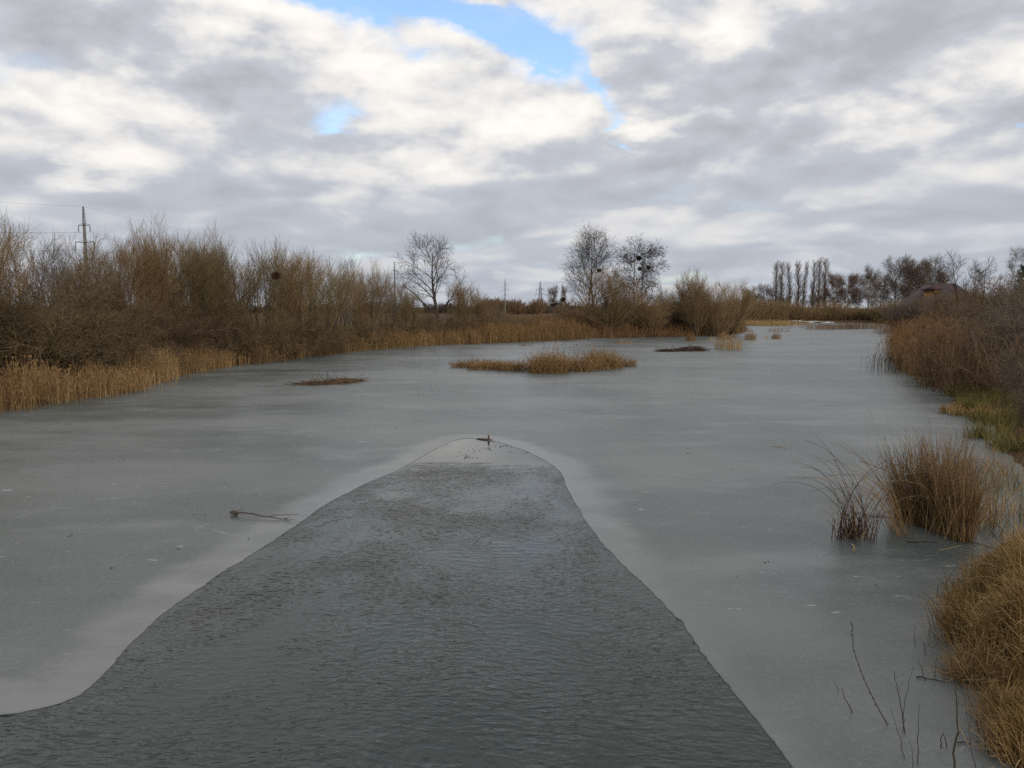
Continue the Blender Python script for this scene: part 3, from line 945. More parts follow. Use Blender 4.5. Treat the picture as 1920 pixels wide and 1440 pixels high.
def make_poplar(seed):
    rng = np.random.default_rng(seed)
    root = empty('poplar_tree')
    P, R = shoots(rng, np.array([[0, 0, -0.2]]), np.array([[0, 0, 1.0]]), 24, 10, 0.05, 0.03, 0.4, 0.05)
    Geo().tubes(P, R, 7, rng).build('trunk', M['bark'], root, smooth=True)
    g = Geo()
    P1, R1 = grow(rng, P, R, 70, (0.10, 0.98), (15, 27), (3.5, 6.8), 0.6, 6, 0.05, 0.06, 0.4, 0.3, 0.03)
    g.tubes(P1, R1, 3, rng)
    P2, R2 = grow(rng, P1, R1, 10, (0.15, 1.0), (14, 30), (0.8, 1.8), 0.3, 3, 0.06, 0.08, 0.6, 0.4, 0.02)
    g.tubes(P2, R2, 3, rng)
    P3, R3 = grow(rng, P2, R2, 3, (0.15, 1.0), (14, 30), (0.4, 0.9), 0.3, 2, 0.06, 0.08, 0.6, 0.4, 0.015)
    g.tubes(P3, R3, 3, rng)
    g.build('crown', M['grey_twig'], root)
    return root


PO = Kind(make_poplar(51), make_poplar(52))
for i, (u, vt, wd, lb) in enumerate([
    (1453, 495, 1.0, 'first poplar from the left of the row'), (1464, 494, 1.0, 'second poplar from the left, crown joined to the first'),
    (1479, 496, 0.9, 'third poplar from the left, standing alone'), (1494, 493, 1.05, 'fourth poplar, full crown, left of a thin one'),
    (1506, 494, 0.75, 'thin poplar in the middle of the row'), (1523, 491, 0.75, 'slim poplar just right of the gap in the row'),
    (1533, 489, 1.0, 'poplar second from the right end of the row'), (1545, 488, 1.0, 'rightmost and highest poplar of the row')]):
    plant(PO, 24.5, u, 350, vt, lb, 'poplar', 'poplars on the far shore', wide=wd * 1.35)

# ---- trees and shrubs on the right bank
T4 = make_tree(61, 9.5, 0.5, 9, 0.13, M['dark_twig'], 3.6, n1=7, n2=5, n3=2, ang0=(20, 50), up=0.10, twig_r=0.01, wig=0.08)
RT = Kind(T4)
GR = 'slender bare trees on the right bank'
for u, d, vt, wd, lb in [
    (1794, 72, 474, 1.0, 'slender dark-trunked tree rising right of the house gable'),
    (1813, 74, 492, 0.9, 'slender tree with a second dark trunk beside the first'),
    (1838, 80, 486, 1.0, 'thin bare tree left of the birch'),
    (1778, 70, 560, 0.8, 'short thin tree in front of the house chimney')]:
    plant(RT, 9.2, u, d, vt, lb, 'tree', GR, wide=wd)
BT = Kind(make_tree(62, 16, 0.2, 22, 0.16, M['grey_twig'], 6.0, n1=8, n2=6, n3=3, ang0=(25, 45), up=0.0, twig_r=0.014, droop=0.10, name='birch_tree'))
plant(BT, 15.2, 1884, 118, 466, 'tall grey birch with hanging twigs above the right thicket', 'birch', wide=0.7)
plant(BT, 15.2, 1925, 120, 470, 'second grey birch cut by the right edge', 'birch', wide=0.7)

TH = Kind(make_bush(71, 5, 24, M['red_twig'], spread=50), make_bush(72, 5, 22, M['grey_twig'], spread=60, arch=0.03), make_bush(73, 5, 22, M['far_twig'], spread=55))
GT = 'twiggy shrubs of the right thicket'
TH_H = 4.7
for u, d, vt, wd, wh, lb in [
    (1775, 78, 562, 0.9, 0, 'brown shrub behind the right reed bed, under the slender trees'),
    (1795, 98, 551, 1.0, 2, 'brown shrub hiding the middle of the house roof'),
    (1828, 94, 541, 1.0, 0, 'reddish shrub hiding the right end of the house roof'),
    (1835, 68, 556, 0.9, 2, 'brown shrub at the feet of the slender trees'),
    (1880, 58, 545, 1.0, 0, 'reddish shrub left of the dark evergreen'),
    (1915, 52, 532, 1.0, 2, 'reddish shrub in front of the birch'),
    (1940, 48, 510, 1.1, 0, 'tall brown shrub at the right edge under the birch'),
    (1908, 45, 590, 0.9, 1, 'greyish shrub right behind the russet reeds'),
    (1932, 40, 566, 0.9, 1, 'greyish shrub with long slanting twigs at the right'),
    (1930, 32, 560, 1.1, 1, 'large grey-brown shrub cut by the right edge'),
    (1925, 34, 640, 0.9, 2, 'low red-brown shrub above the snow patch'),
    (1945, 27, 640, 1.0, 1, 'twiggy shrub overhanging the green grass at the right edge'),
    (1935, 22.5, 720, 1.0, 2, 'dark shrub low over the ice at the right edge'),
    (1925, 20.0, 800, 0.9, 0, 'lowest dark shrub drooping onto the ice at the right edge'),
]:
    plant(TH, TH_H, u, d, vt, lb, 'shrub', GT, wide=wd, which=wh)


# dark evergreen at the right edge
def make_conifer(seed, h):
    rng = np.random.default_rng(seed); root = empty('evergreen_tree')
    P, R = shoots(rng, np.array([[0, 0, -0.1]]), np.array([[0, 0, 1.0]]), h, 8, 0, 0.02, 0.1, 0.02)
    Geo().tubes(P, R, 6, rng).build('trunk', M['bark'], root)
    g = Geo()
    P1, R1 = grow(rng, P, R, 60, (0.1, 1.0), (60, 85), (0.3 * h, 0.36 * h), 0.8, 5, 0.03, 0.06, 0.4, 0.4)
    g.tubes(P1, R1, 3, rng)
    P2, R2 = grow(rng, P1, R1, 30, (0.2, 1.0), (30, 70), (0.06 * h, 0.10 * h), 0.3, 3, -0.1, 0.1, 0.5, 0.3)
    g.ribbons(P2, 0.03, rng)
    g.build('crown', M['needle'], root)
    return root


EV = make_conifer(63, 6)
x, y = at(1915, 62); EV.location = (x, y, gz(x, y)); EV.scale = ((z_at(502, 62) - gz(x, y)) / 6,) * 3
tag(EV, 'dark green evergreen half hidden at the right edge', 'evergreen')


# ------------------------------------------------------------------ brush bands (nobody could count them)
def brush(name, pts, n, h, w, mat, seed, depth=6.0, up=0.9, k=4, sub=5):
    """a belt of low twiggy growth along a line of (u, d) points"""
    rng = np.random.default_rng(seed)
    p = np.array([at(*q) for q in pts])
    seg = np.linalg.norm(np.diff(p, axis=0), axis=1); cs = np.r_[0, np.cumsum(seg)]
    s_ = rng.random(n) * cs[-1]
    i = np.clip(np.searchsorted(cs, s_) - 1, 0, len(seg) - 1); a = ((s_ - cs[i]) / seg[i])[:, None]
    b = p[i] * (1 - a) + p[i + 1] * a
    b[:, 1] += rng.random(n) * depth
    z = ground_z(b[:, 0], b[:, 1])
    hh = h * (0.55 + 0.3 * np.sin(s_ * 0.9 / h + 2 * np.sin(s_ * 0.23)) + 0.35 * rng.random(n))
    d = np.c_[rng.normal(size=(n, 2)) * 0.45, np.full(n, up)]
    P, R = shoots(rng, np.c_[b, np.maximum(z, 0) - 0.05], d, hh, 3, 0.05, 0.15, w * 1.6, w)
    g = Geo(); g.tubes(P, R, 3, rng)
    if sub:
        P2, R2 = grow(rng, P, R, sub, (0.1, 1.0), (20, 55), (0.18 * h, 0.42 * h), 0.3, 2, 0.05, 0.15, 0.8, 0.6, w)
        g.tubes(P2, R2, 3, rng)
    o = g.build(name, mat); return o


o = brush('brush', [(1392, 205), (1480, 232), (1560, 236), (1640, 228), (1700, 205), (1760, 180)], 3900, 5.6, 0.034, M['willow_twig'], 81, depth=16, sub=5)
tag(o, 'belt of red-brown brush along the far shore under the poplars', 'brush', kind='stuff')
o = brush('brush', [(1728, 136), (1780, 122), (1850, 100)], 2600, 5.0, 0.02, M['far_twig'], 86, depth=12, sub=6)
tag(o, 'dull brown brush in front of the house on the right bank', 'brush', kind='stuff')
o = brush('brush', [(905, 175), (980, 180), (1060, 185), (1120, 170)], 3400, 3.0, 0.025, M['red_twig'], 82, depth=30, sub=5)
tag(o, 'low red-brown brush across the open field behind the snow', 'brush', kind='stuff')
o = brush('woods', [(-100, 620), (250, 640), (560, 640), (800, 630), (960, 620), (1130, 620), (1420, 640)], 3600, 9.0, 0.22, M['dark_twig'], 83, depth=60, sub=4)
tag(o, 'dark line of woods along the horizon behind the left bank', 'woods', kind='stuff')
o = brush('woods', [(900, 560), (940, 560), (975, 565), (1000, 565), (1015, 560)], 1600, 11.0, 0.10, M['red_twig'], 84, depth=40, sub=4)
tag(o, 'small wooded rise on the horizon left of the lattice pylon', 'woods', kind='stuff')
o = brush('undergrowth', [(-60, 31), (60, 33), (160, 36), (250, 41), (350, 48), (450, 51.5), (560, 58), (650, 67), (740, 76), (830, 84), (930, 90), (1040, 100)],
          4600, 2.2, 0.013, M['under_twig'], 85, depth=9, sub=6)
tag(o, 'tangled undergrowth at the feet of the left bank willows', 'undergrowth', kind='stuff')
o = brush('undergrowth', [(1060, 106), (1140, 110), (1270, 112), (1375, 116)], 2000, 2.8, 0.020, M['red_twig'], 87, depth=10, sub=6)
tag(o, 'brown undergrowth below the willows on the point', 'undergrowth', kind='stuff')
o = brush('undergrowth', [(1810, 76), (1860, 60), (1895, 48), (1925, 39), (1955, 31), (1975, 26)], 2600, 2.6, 0.011, M['red_twig'], 88, depth=9, sub=6)
tag(o, 'red-brown undergrowth filling the right thicket', 'undergrowth', kind='stuff')


# ------------------------------------------------------------------ reeds
def reed_geo(rng, base, h, w, lean=0.12, leaves=2, plume=0.5, bend=0.03, stub=0.0):
    h = np.asarray(h, float)
    n = len(base)
    hm = float(np.mean(h))
    L = h * rng.uniform(0.65, 1.1, n)
    if stub: L = np.where(rng.random(n) < stub, L * 0.45, L)
    d = np.c_[rng.normal(size=(n, 2)) * lean, np.ones(n)]
    P, _ = shoots(rng, base, d, L, 4, -bend, 0.05)
    g = Geo(); tint = rng.random(n)
    g.ribbons(P, np.array([w, w * 0.9, w * 0.7, w * 0.35])[None] * np.ones((n, 1)), rng, tint)
    if leaves:
        PL, _ = grow(rng, P, np.full((n, 4), 0.01), leaves, (0.3, 0.95), (25, 65), (0.12 * hm, 0.26 * hm), 0.2, 3, -0.22, 0.1)
        g.ribbons(PL, np.array([w * 0.9, w * 1.1, w * 0.2])[None] * np.ones((len(PL), 1)), rng, np.repeat(tint, leaves) * 0.7 + 0.3 * rng.random(len(PL)))
    if plume:
        sel = rng.random(n) < plume
        tip = P[sel, -1]; m_ = len(tip)
        if m_:
            PP, _ = shoots(rng, np.repeat(tip, 3, 0), np.repeat(unit(P[sel, -1] - P[sel, -2]), 3, 0) + rng.normal(size=(m_ * 3, 3)) * 0.35, 0.12 * hm, 3, -0.25, 0.1)
            g.ribbons(PP, np.array([w * 0.7, w * 1.6, w * 0.2])[None] * np.ones((len(PP), 1)), rng, 0.1 + 0.3 * rng.random(len(PP)))
    return g


def reed_bed(name, line, width, n, h, w, mat, seed, label, cat='reeds', land=True, **kw):
    """reeds along a waterline given in photo pixels, growing back from it by width metres"""
    rng = np.random.default_rng(seed)
    p = np.array([gp(*q) for q in line])
    seg = np.linalg.norm(np.diff(p, axis=0), axis=1); cs = np.r_[0, np.cumsum(seg)]
    s_ = rng.random(n) * cs[-1]
    # gather in tufts
    tuft = np.sin(s_ * 2.1 + 3 * np.sin(s_ * 0.37)) * 0.5 + 0.5
    gap = 0.5 + 0.5 * np.sin(s_ * 0.83 + 2.3 * np.sin(s_ * 0.29 + seed))
    keep = rng.random(n) < 0.30 + 0.70 * np.clip(gap * 0.6 + tuft * 0.6, 0, 1)
    s_, tuft, gap = s_[keep], tuft[keep], gap[keep]; n = len(s_)
    i = np.clip(np.searchsorted(cs, s_) - 1, 0, len(seg) - 1); a = ((s_ - cs[i]) / seg[i])[:, None]
    b = p[i] * (1 - a) + p[i + 1] * a
    tan = unit(p[i + 1] - p[i]); nor = np.c_[-tan[:, 1], tan[:, 0]]
    if land:
        mid = (p[i] + p[i + 1]) / 2
        sg = np.sign(signed(mid[:, 0] + nor[:, 0], mid[:, 1] + nor[:, 1], pond) - signed(mid[:, 0] - nor[:, 0], mid[:, 1] - nor[:, 1], pond))
        nor *= sg[:, None]
    else:
        nor *= np.sign(nor[:, 1:2] + 1e-6)
    back = rng.random(n) ** 1.3 * width
    stray = np.where(rng.random(n) < 0.07, rng.random(n) * 1.3, 0.0)
    b = b + nor * (back - 0.4 * rng.random(n) * (0.3 + tuft) - stray)[:, None] + rng.normal(size=(n, 2)) * 0.08
    z = np.maximum(ground_z(b[:, 0], b[:, 1]), 0.0) if land else np.zeros(n)
    hh = h * (0.58 + 0.28 * tuft + 0.26 * gap + 0.12 * np.sin(s_ * 0.53 + seed)) * np.where(back < 0.1 * width, 0.85, 1.0)
    g = reed_geo(rng, np.c_[b, z - 0.03], hh[:, None].ravel(), w, **kw)
    return tag(g.build(name, mat), label, cat, kind='stuff')


reed_bed('reeds', [(-60, 785), (0, 772), (60, 765), (105, 757)], 2.0, 1300, 1.3, 0.008, M['reed'], 101,
         'gold reeds at the left edge with a gap before the next bed')
reed_bed('reeds', [(95, 757), (150, 748), (230, 742), (300, 718), (330, 704)], 2.2, 3900, 1.25, 0.008, M['reed'], 102,
         'thick bed of gold reeds on the left bank below the pole')
reed_bed('reeds', [(330, 704), (400, 692), (480, 682), (560, 671), (650, 660)], 2.4, 5200, 1.2, 0.009, M['reed'], 103,
         'gold reeds along the left bank under the thick willow row')
reed_bed('reeds', [(640, 661), (750, 652), (820, 647), (900, 645)], 3.5, 5000, 1.45, 0.011, M['reed'], 104,
         'russet-gold reeds on the left bank under the lone tree')
reed_bed('reeds', [(890, 645), (960, 642.5), (1020, 640), (1115, 634.5)], 6, 5200, 1.9, 0.013, M['reed'], 105,
         'gold reeds below the snowy field, left of the point')
reed_bed('reeds', [(1110, 634.5), (1200, 633), (1270, 632), (1380, 627), (1400, 621)], 4.5, 4200, 1.5, 0.013, M['russet_reed'], 106,
         'low russet reeds along the point under its willows')
reed_bed('reeds', [(1382, 610.5), (1440, 611.5), (1490, 611)], 22, 2200, 1.3, 0.03, M['pale_reed'], 107,
         'pale flat reed spit behind the point', land=False, plume=0.2)
reed_bed('reeds', [(1545, 618.5), (1600, 617), (1660, 616)], 5, 1400, 1.3, 0.016, M['russet_reed'], 108,
         'thin strip of reeds standing in the far ice', land=False)
reed_bed('reeds', [(1640, 624), (1665, 626.5), (1700, 627.5), (1760, 640)], 12, 3600, 2.4, 0.014, M['russet_reed'], 109,
         'reed tongue behind the russet reed bed on the right', plume=0.6)
reed_bed('reeds', [(1680, 655), (1674, 672), (1686, 692), (1712, 708), (1760, 716), (1800, 721), (1840, 726)], 9, 8800, 2.4, 0.010, M['russet_reed'], 110,
         'tall russet reed bed bulging out from the right bank', plume=0.6)
reed_bed('reeds', [(1660, 690), (1690, 700)], 1.6, 160, 1.3, 0.008, M['dark_twig'], 111,
         'thin grey stalks in front of the russet reed bed', land=False, plume=0.6)
reed_bed('reeds', [(1480, 616), (1560, 614), (1560, 613)], 3, 160, 0.8, 0.02, M['russet_reed'], 112, 'sparse dark stalks in the far ice', land=False)


def tuft(name, pts, n, h, w, mat, seed, label, cat='reed clump', group=None, **kw):
    """a clump of reeds standing free in the ice; pts = ellipses (u, v, half-width px, half-depth m, height)"""
    rng = np.random.default_rng(seed)
    bs, hs = [], []
    tot = sum(p[2] * p[3] for p in pts)
    cx, cy = gp(pts[0][0], pts[0][1])
    for u, v, hw, dep, hh in pts:
        x, y = gp(u, v); rx = hw / F_PX * y
        k = max(8, int(n * hw * dep / tot))
        a = rng.random(k) * 6.283; r = np.sqrt(rng.random(k))
        bs.append(np.c_[x + np.cos(a) * r * rx - cx, y + np.sin(a) * r * dep - cy, np.full(k, -0.02)])
        hs.append(hh * h * (1 - 0.45 * r ** 2))
    g = reed_geo(rng, np.concatenate(bs), np.concatenate(hs), w, **kw)
    o = g.build(name, mat); o.location = (cx, cy, 0)
    return tag(o, label, cat, group)


GI = 'reed clumps standing in the ice'
tuft('reed_island', [(895, 689, 50, 0.5, 0.40), (925, 693, 50, 0.5, 0.42), (965, 695, 34, 0.5, 0.5), (1012, 698, 22, 1.3, 0.85), (1040, 698, 26, 1.3, 0.95), (1082, 695, 36, 0.9, 0.66),
                     (1120, 691, 26, 1.2, 0.92), (1143, 690, 24, 1.0, .75), (1172, 687, 24, 0.5, 0.42)],
     4600, 1.75, 0.010, M['reed'], 121, 'long island of bent gold reeds in the middle of the ice', 'reed island', lean=0.45, bend=0.22, leaves=3, plume=0.1, stub=0.2)
tuft('reed_clump', [(1008, 688, 20, 0.5, 1.0), (1070, 684, 30, 0.5, 1.0)], 26, 2.1, 0.008, M['dark_twig'], 122, 'few tall dark stalks rising out of the reed island', 'reeds', GI, lean=0.15, leaves=0, plume=0.9)
for u, v, hw, n, h, mt, lb in [
    (1165, 644, 18, 90, 0.55, 'reed', 'short sparse reed clump behind the reed island'),
    (1295, 639, 9, 170, 1.1, 'russet_reed', 'small upright reed clump just off the point, left of the others'),
    (1356, 636, 12, 200, 1.0, 'russet_reed', 'reed clump close to the leaning willow on the point'),
    (1365, 655, 26, 240, 1.4, 'pale_reed', 'pale see-through reed clump, nearest to the camera of those off the point'),
    (1407, 637, 12, 190, 1.0, 'russet_reed', 'dark reed clump right off the tip of the point'),
    (1455, 635, 9, 130, 0.8, 'russet_reed', 'small reed clump out on the far ice'),
    (1437, 634, 5, 30, 0.6, 'pale_reed', 'tiny pale tuft left of the small far reed clump'),
    (1400, 622, 12, 110, 0.7, 'russet_reed', 'low clump in the ice under the leaning willow'),
    (1460, 622, 22, 130, 0.8, 'russet_reed', 'low wide clump in the ice before the pale reed spit'),
    (1335, 639, 9, 40, 0.6, 'pale_reed', 'faint tuft between the reed clumps off the point'),
    (985, 649, 14, 60, 0.4, 'reed', 'few low stalks off the shore below the snowy field'),
    (1060, 640, 10, 40, 0.5, 'dark_twig', 'few dark stalks off the shore left of the fan-shaped willow'),
]:
    tuft('reed_clump', [(u, v, hw, 0.5 + hw * 0.03, 1.0)], n, h, 0.012, M[mt], int(u), lb, 'reed clump', GI, leaves=1, plume=0.3)


# flattened dead rafts
def raft(name, pts, n, label, mat, seed, L=0.7):
    rng = np.random.default_rng(seed)
    cx, cy = gp(*pts[0][:2])
    g = Geo()
    for u, v, hw, dep, hh in pts:
        x, y = gp(u, v); rx = hw / F_PX * y; k = n // len(pts)
        a = rng.random(k) * 6.283; r = np.sqrt(rng.random(k))
        b = np.c_[x + np.cos(a) * r * rx - cx, y + np.sin(a) * r * dep - cy, hh * (1 - r * r) * rng.random(k) + 0.01]
        d = np.c_[rng.normal(size=k), rng.normal(size=k) * 0.5, rng.normal(size=k) * 0.12]
        P, _ = shoots(rng, b, d, rng.uniform(0.4, 1.2, k) * L, 3, -0.02, 0.1)
        P[..., 2] = np.maximum(P[..., 2], 0.012)
        g.tubes(P, 0.011, 3, rng)
    o = g.build(name, mat); o.location = (cx, cy, 0)
    return tag(o, label, 'dead reeds')


raft('dead_reed_raft', [(625, 718, 32, 0.5, 0.12), (648, 715, 22, 0.5, 0.12), (590, 721, 28, 0.25, 0.06)], 420, 'flat raft of broken brown reeds lying on the ice at left', M['under_red'], 131, 0.8)
raft('dead_reed_raft', [(1285, 658, 38, 1.0, 0.3), (1300, 656, 24, 0.9, 0.42), (1250, 659, 16, 0.6, 0.15)], 900, 'dark low heap of rotten reeds on the ice before the point', M['rotten'], 132, 0.6)


# ------------------------------------------------------------------ sedge clumps in the near ice
def arcs(rng, base, az, tilt, L, k, sag):
    """blades that rise and bow over under their own weight"""
    d = np.c_[np.sin(tilt) * np.cos(az), np.sin(tilt) * np.sin(az), np.cos(tilt)]
    n = len(base); P = np.zeros((n, k, 3)); P[:, 0] = base
    for i in range(1, k):
        P[:, i] = P[:, i - 1] + d * (L / (k - 1))[:, None]
        horiz = unit(np.c_[np.cos(az), np.sin(az), np.zeros(n)])
        d = d + (horiz * 0.5 - np.array([[0, 0, 1.0]])) * (sag * (0.35 + i / k))[:, None] + rng.normal(size=(n, 3)) * 0.03
        d = unit(d)
    P[..., 2] = np.maximum(P[..., 2], 0.01)
    return P


def big_sedge():
    rng = np.random.default_rng(141)
    cx, cy = gp(1745, 1000)
    root = empty('sedge_clump', (cx, cy, 0))
    parts = []
    for u, v, rx, ry, k_, hh, ln in ((1706, 975, .24, .20, 340, 0.95, -.16), (1738, 985, .28, .24, 480, 1.08, -.07), (1778, 1000, .28, .23, 500, 1.05, -0.02),
                                     (1804, 1014, .18, .15, 300, .92, 0.0), (1760, 968, .34, .28, 300, 1.1, 0.0), (1835, 985, .3, .3, 60, .75, 0.05)):
        bx_, by_ = gp(u, v); th = rng.random(k_) * 6.283; r = np.sqrt(rng.random(k_))
        ax = np.cos(th) * r * rx; ay = np.sin(th) * r * ry
        own = rng.normal(size=(6, 2)) * 0.10                     # each tussock holds a few hanks that lean together
        w_ = own[rng.integers(0, 6, k_)]
        dx_ = ln + w_[:, 0] + rng.normal(size=k_) * 0.09 + ax * 0.15; dy_ = w_[:, 1] + rng.normal(size=k_) * 0.09 + ay * 0.15
        parts.append(np.c_[bx_ - cx + ax, by_ - cy + ay, np.arctan2(dy_, dx_), np.hypot(dx_, dy_), hh * rng.uniform(0.35, 1.75, k_) * (1.05 - 0.2 * r)])
    pp = np.concatenate(parts); n = len(pp)
    base = np.c_[pp[:, :2], np.full(n, -0.02)]
    az, tilt, L = pp[:, 2], pp[:, 3], pp[:, 4]
    P = arcs(rng, base, az, tilt, L, 7, rng.random(n) ** 3 * 0.22)
    g = Geo()
    W = np.array([.0048, .0048, .0045, .004, .0035, .0028, .001])
    g.ribbons(P, W[None] * np.ones((n, 1)), rng)
    # small side leaves and flowering wisps
    PL, _ = grow(rng, P[:700], np.full((700, 7), .01), 2, (0.4, 0.95), (20, 60), (0.08, 0.22), 0.2, 3, -0.2, 0.1)
    g.ribbons(PL, np.array([.003, .004, .001])[None] * np.ones((len(PL), 1)), rng)
    o = g.build('blade_tuft', M['dead_sedge'], root); o['kind'] = 'stuff'
    m_ = 62
    th = rng.random(m_) * 6.283
    base = np.c_[np.cos(th) * 0.6, np.sin(th) * 0.38, np.full(m_, -0.02)]
    P = arcs(rng, base, th + rng.normal(size=m_) * 0.5, rng.uniform(0.15, 0.5, m_), rng.uniform(1.1, 2.1, m_), 12, rng.uniform(0.03, 0.2, m_))
    for i in range(m_):
        Geo().tubes(P[i:i + 1], np.linspace(0.0045, 0.0015, 12)[None], 3, rng).build('arching_stalk', M['dead_sedge'], root)
    # the leftward fan of thin arches seen against the ice
    m2 = 40
    base = np.c_[rng.uniform(-0.66, -0.35, m2), rng.uniform(-0.3, 0.3, m2), np.full(m2, -0.02)]
    P = arcs(rng, base, math.pi + rng.normal(size=m2) * 0.35, rng.uniform(0.1, 0.5, m2), rng.uniform(0.9, 2.0, m2), 12, rng.uniform(0.08, 0.24, m2))
    for i in range(m2):
        Geo().tubes(P[i:i + 1], np.linspace(0.004, 0.0012, 12)[None], 3, rng).build('arching_stalk', M['dead_sedge'], root)
    tag(root, 'big dense clump of dead brown sedge standing in the ice at right', 'sedge')


big_sedge()


def small_sedge():
    rng = np.random.default_rng(142)
    cx, cy = gp(1600, 1010)
    root = empty('sedge_clump', (cx, cy, 0))
    m_ = 76
    th = rng.random(m_) * 6.283; r = np.sqrt(rng.random(m_))
    base = np.c_[np.cos(th) * r * 0.34, np.sin(th) * r * 0.2, np.full(m_, -0.02)]
    side = np.where(rng.random(m_) < 0.6, math.pi, 0.0)
    az = side + rng.normal(size=m_) * 0.55
    L = rng.uniform(0.3, 1.0, m_)
    tilt = rng.uniform(0.02, 0.30, m_); sag = rng.uniform(0.0, 0.16, m_)
    L[12:36] = rng.uniform(1.2, 2.0, 24); tilt[12:36] = rng.uniform(0.05, 0.32, 24); sag[12:36] = rng.uniform(0.09, 0.20, 24)
    L[:2] = (2.0, 1.5); tilt[:2] = (0.10, 0.45); sag[:2] = (0.0, 0.0); az[:2] = (math.pi, math.pi)
    L[2:7] = 1.7; sag[2:7] = 0.19; tilt[2:7] = 0.28; az[2:7] = math.pi + np.linspace(-.4, .4, 5)
    P = arcs(rng, base, az, tilt, L, 12, sag)
    for i in range(m_):
        Geo().tubes(P[i:i + 1], np.linspace(0.0055, 0.0018, 12)[None], 4, rng).build('arching_stalk', M['rotten'] if i % 3 else M['dead_sedge'], root)
    # short cut stumps in the middle
    n = 34
    b = np.c_[rng.normal(size=n) * 0.15, rng.normal(size=n) * 0.09, np.full(n, -0.02)]
    d = np.c_[rng.normal(size=(n, 2)) * 0.12, np.ones(n)]
    P, R = shoots(rng, b, d, rng.uniform(0.15, 0.5, n), 3, 0, 0.05, 0.007, 0.005)
    o = Geo().tubes(P, R, 4, rng).build('stubble', M['rotten'], root); o['kind'] = 'stuff'
    tag(root, 'small thin sedge clump with arching dark stalks left of the big clump', 'sedge')


small_sedge()


# broken stalks lying on the ice round the clumps
def stick(name, a, b, r, mat, label, group=None, cat='stalk', bow=0.0, z0=0.012, z1=0.012, k=6):
    (x0, y0), (x1, y1) = gp(*a), gp(*b)
    t_ = np.linspace(0, 1, k)
    P = np.c_[(x1 - x0) * t_, (y1 - y0) * t_, z0 + (z1 - z0) * t_ + bow * np.sin(t_ * math.pi)]
    rng = np.random.default_rng(int(a[0] * 7 + a[1]))
    P[1:-1] += rng.normal(size=(k - 2, 3)) * np.array([0.012, 0.012, 0.003])
    P[:, 2] = np.maximum(P[:, 2], r)
    o = Geo().tubes(P[None], np.linspace(r, r * 0.5, k)[None], 5, rng).build(name, M[mat])
    o.location = (x0, y0, 0)
    return tag(o, label, cat, group)


GS = 'broken stalks lying round the sedge clumps'
stick('fallen_stalk', (1620, 968), (1700, 972), 0.006, 'rotten', 'dark stalk lying between the small and big sedge clumps', GS)
stick('fallen_stalk', (1605, 962), (1700, 975), 0.005, 'rotten', 'second dark stalk crossing between the sedge clumps', GS)
stick('fallen_stalk', (1700, 1017), (1760, 1018), 0.008, 'rotten', 'short thick stalk flat on the ice before the big sedge clump', GS)
stick('fallen_stalk', (1760, 1034), (1802, 1024), 0.005, 'pale_reed', 'pale thin stalk on the ice right below the big sedge clump', GS)
stick('fallen_stalk', (1636, 1019), (1660, 985), 0.006, 'rotten', 'stalk propped against the ice between the clumps', GS, z1=0.25)
stick('fallen_stalk', (1597, 1022), (1602, 1037), 0.009, 'pale_reed', 'white stalk end at the foot of the small sedge clump', GS)
stick('fallen_stalk', (1612, 880), (1670, 890), 0.008, 'rotten', 'dark stalk sticking out left from the big sedge clump', GS, z0=0.2, z1=0.05)
stick('fallen_stalk', (1800, 1012), (1880, 1032), 0.007, 'rotten', 'dark stalk lying toward the grassy bank', GS)
stick('fallen_stalk', (1805, 1000), (1850, 1030), 0.005, 'pale_reed', 'pale stalk leaning toward the grassy bank', GS, z0=0.2)
stick('fallen_twig', (1448, 836), (1481, 841), 0.010, 'pale_reed', 'pale lone twig lying on open ice left of the big sedge', cat='twig')

# ------------------------------------------------------------------ marsh plants behind the big clump and the near bank grass
def grass_patch(name, ell, n, h, w, mat, seed, label, sag=0.14, kind='stuff', cat='grass', lean=0.35, land=True, azim=None, tuft_area=0.09):
    rng = np.random.default_rng(seed)
    g = Geo(); tot = sum(e[2] * e[3] for e in ell)
    for u, v, rx, ry, hh in ell:
        x, y = gp(u, v); k = max(20, int(n * rx * ry / tot))
        nt = max(2, int(rx * ry / tuft_area))
        a = rng.random(nt) * 6.283; r = np.sqrt(rng.random(nt))
        tx, ty = x + np.cos(a) * r * rx, y + np.sin(a) * r * ry
        pick = rng.integers(0, nt, k)
        ta = rng.random(k) * 6.283; tr = np.abs(rng.normal(size=k)) * math.sqrt(tuft_area) * 0.5
        bx, by = tx[pick] + np.cos(ta) * tr, ty[pick] + np.sin(ta) * tr
        tdir = (rng.random(nt) * 6.283)[pick]
        z = np.maximum(ground_z(bx, by), 0.0) if land else np.zeros(k)
        base = np.c_[bx, by, z - 0.02]
        az = ta + rng.normal(size=k) * 0.7 if azim is None else np.where(rng.random(k) < 0.35, azim + rng.normal(size=k) * 0.8, tdir + rng.normal(size=k) * 0.7)
        P = arcs(rng, base, az, np.abs(rng.normal(size=k)) * lean, rng.uniform(0.5, 1.1, k) * h * hh, 6, rng.random(k) * sag * 2)
        P[..., 2] = np.maximum(P[..., 2], (z + 0.01)[:, None])
        W = np.array([1, 1, .9, .75, .5, .12]) * w
        g.ribbons(P, W[None] * rng.uniform(0.6, 1.2, (k, 1)), rng)
    return tag(g.build(name, mat), label, cat, kind=kind)


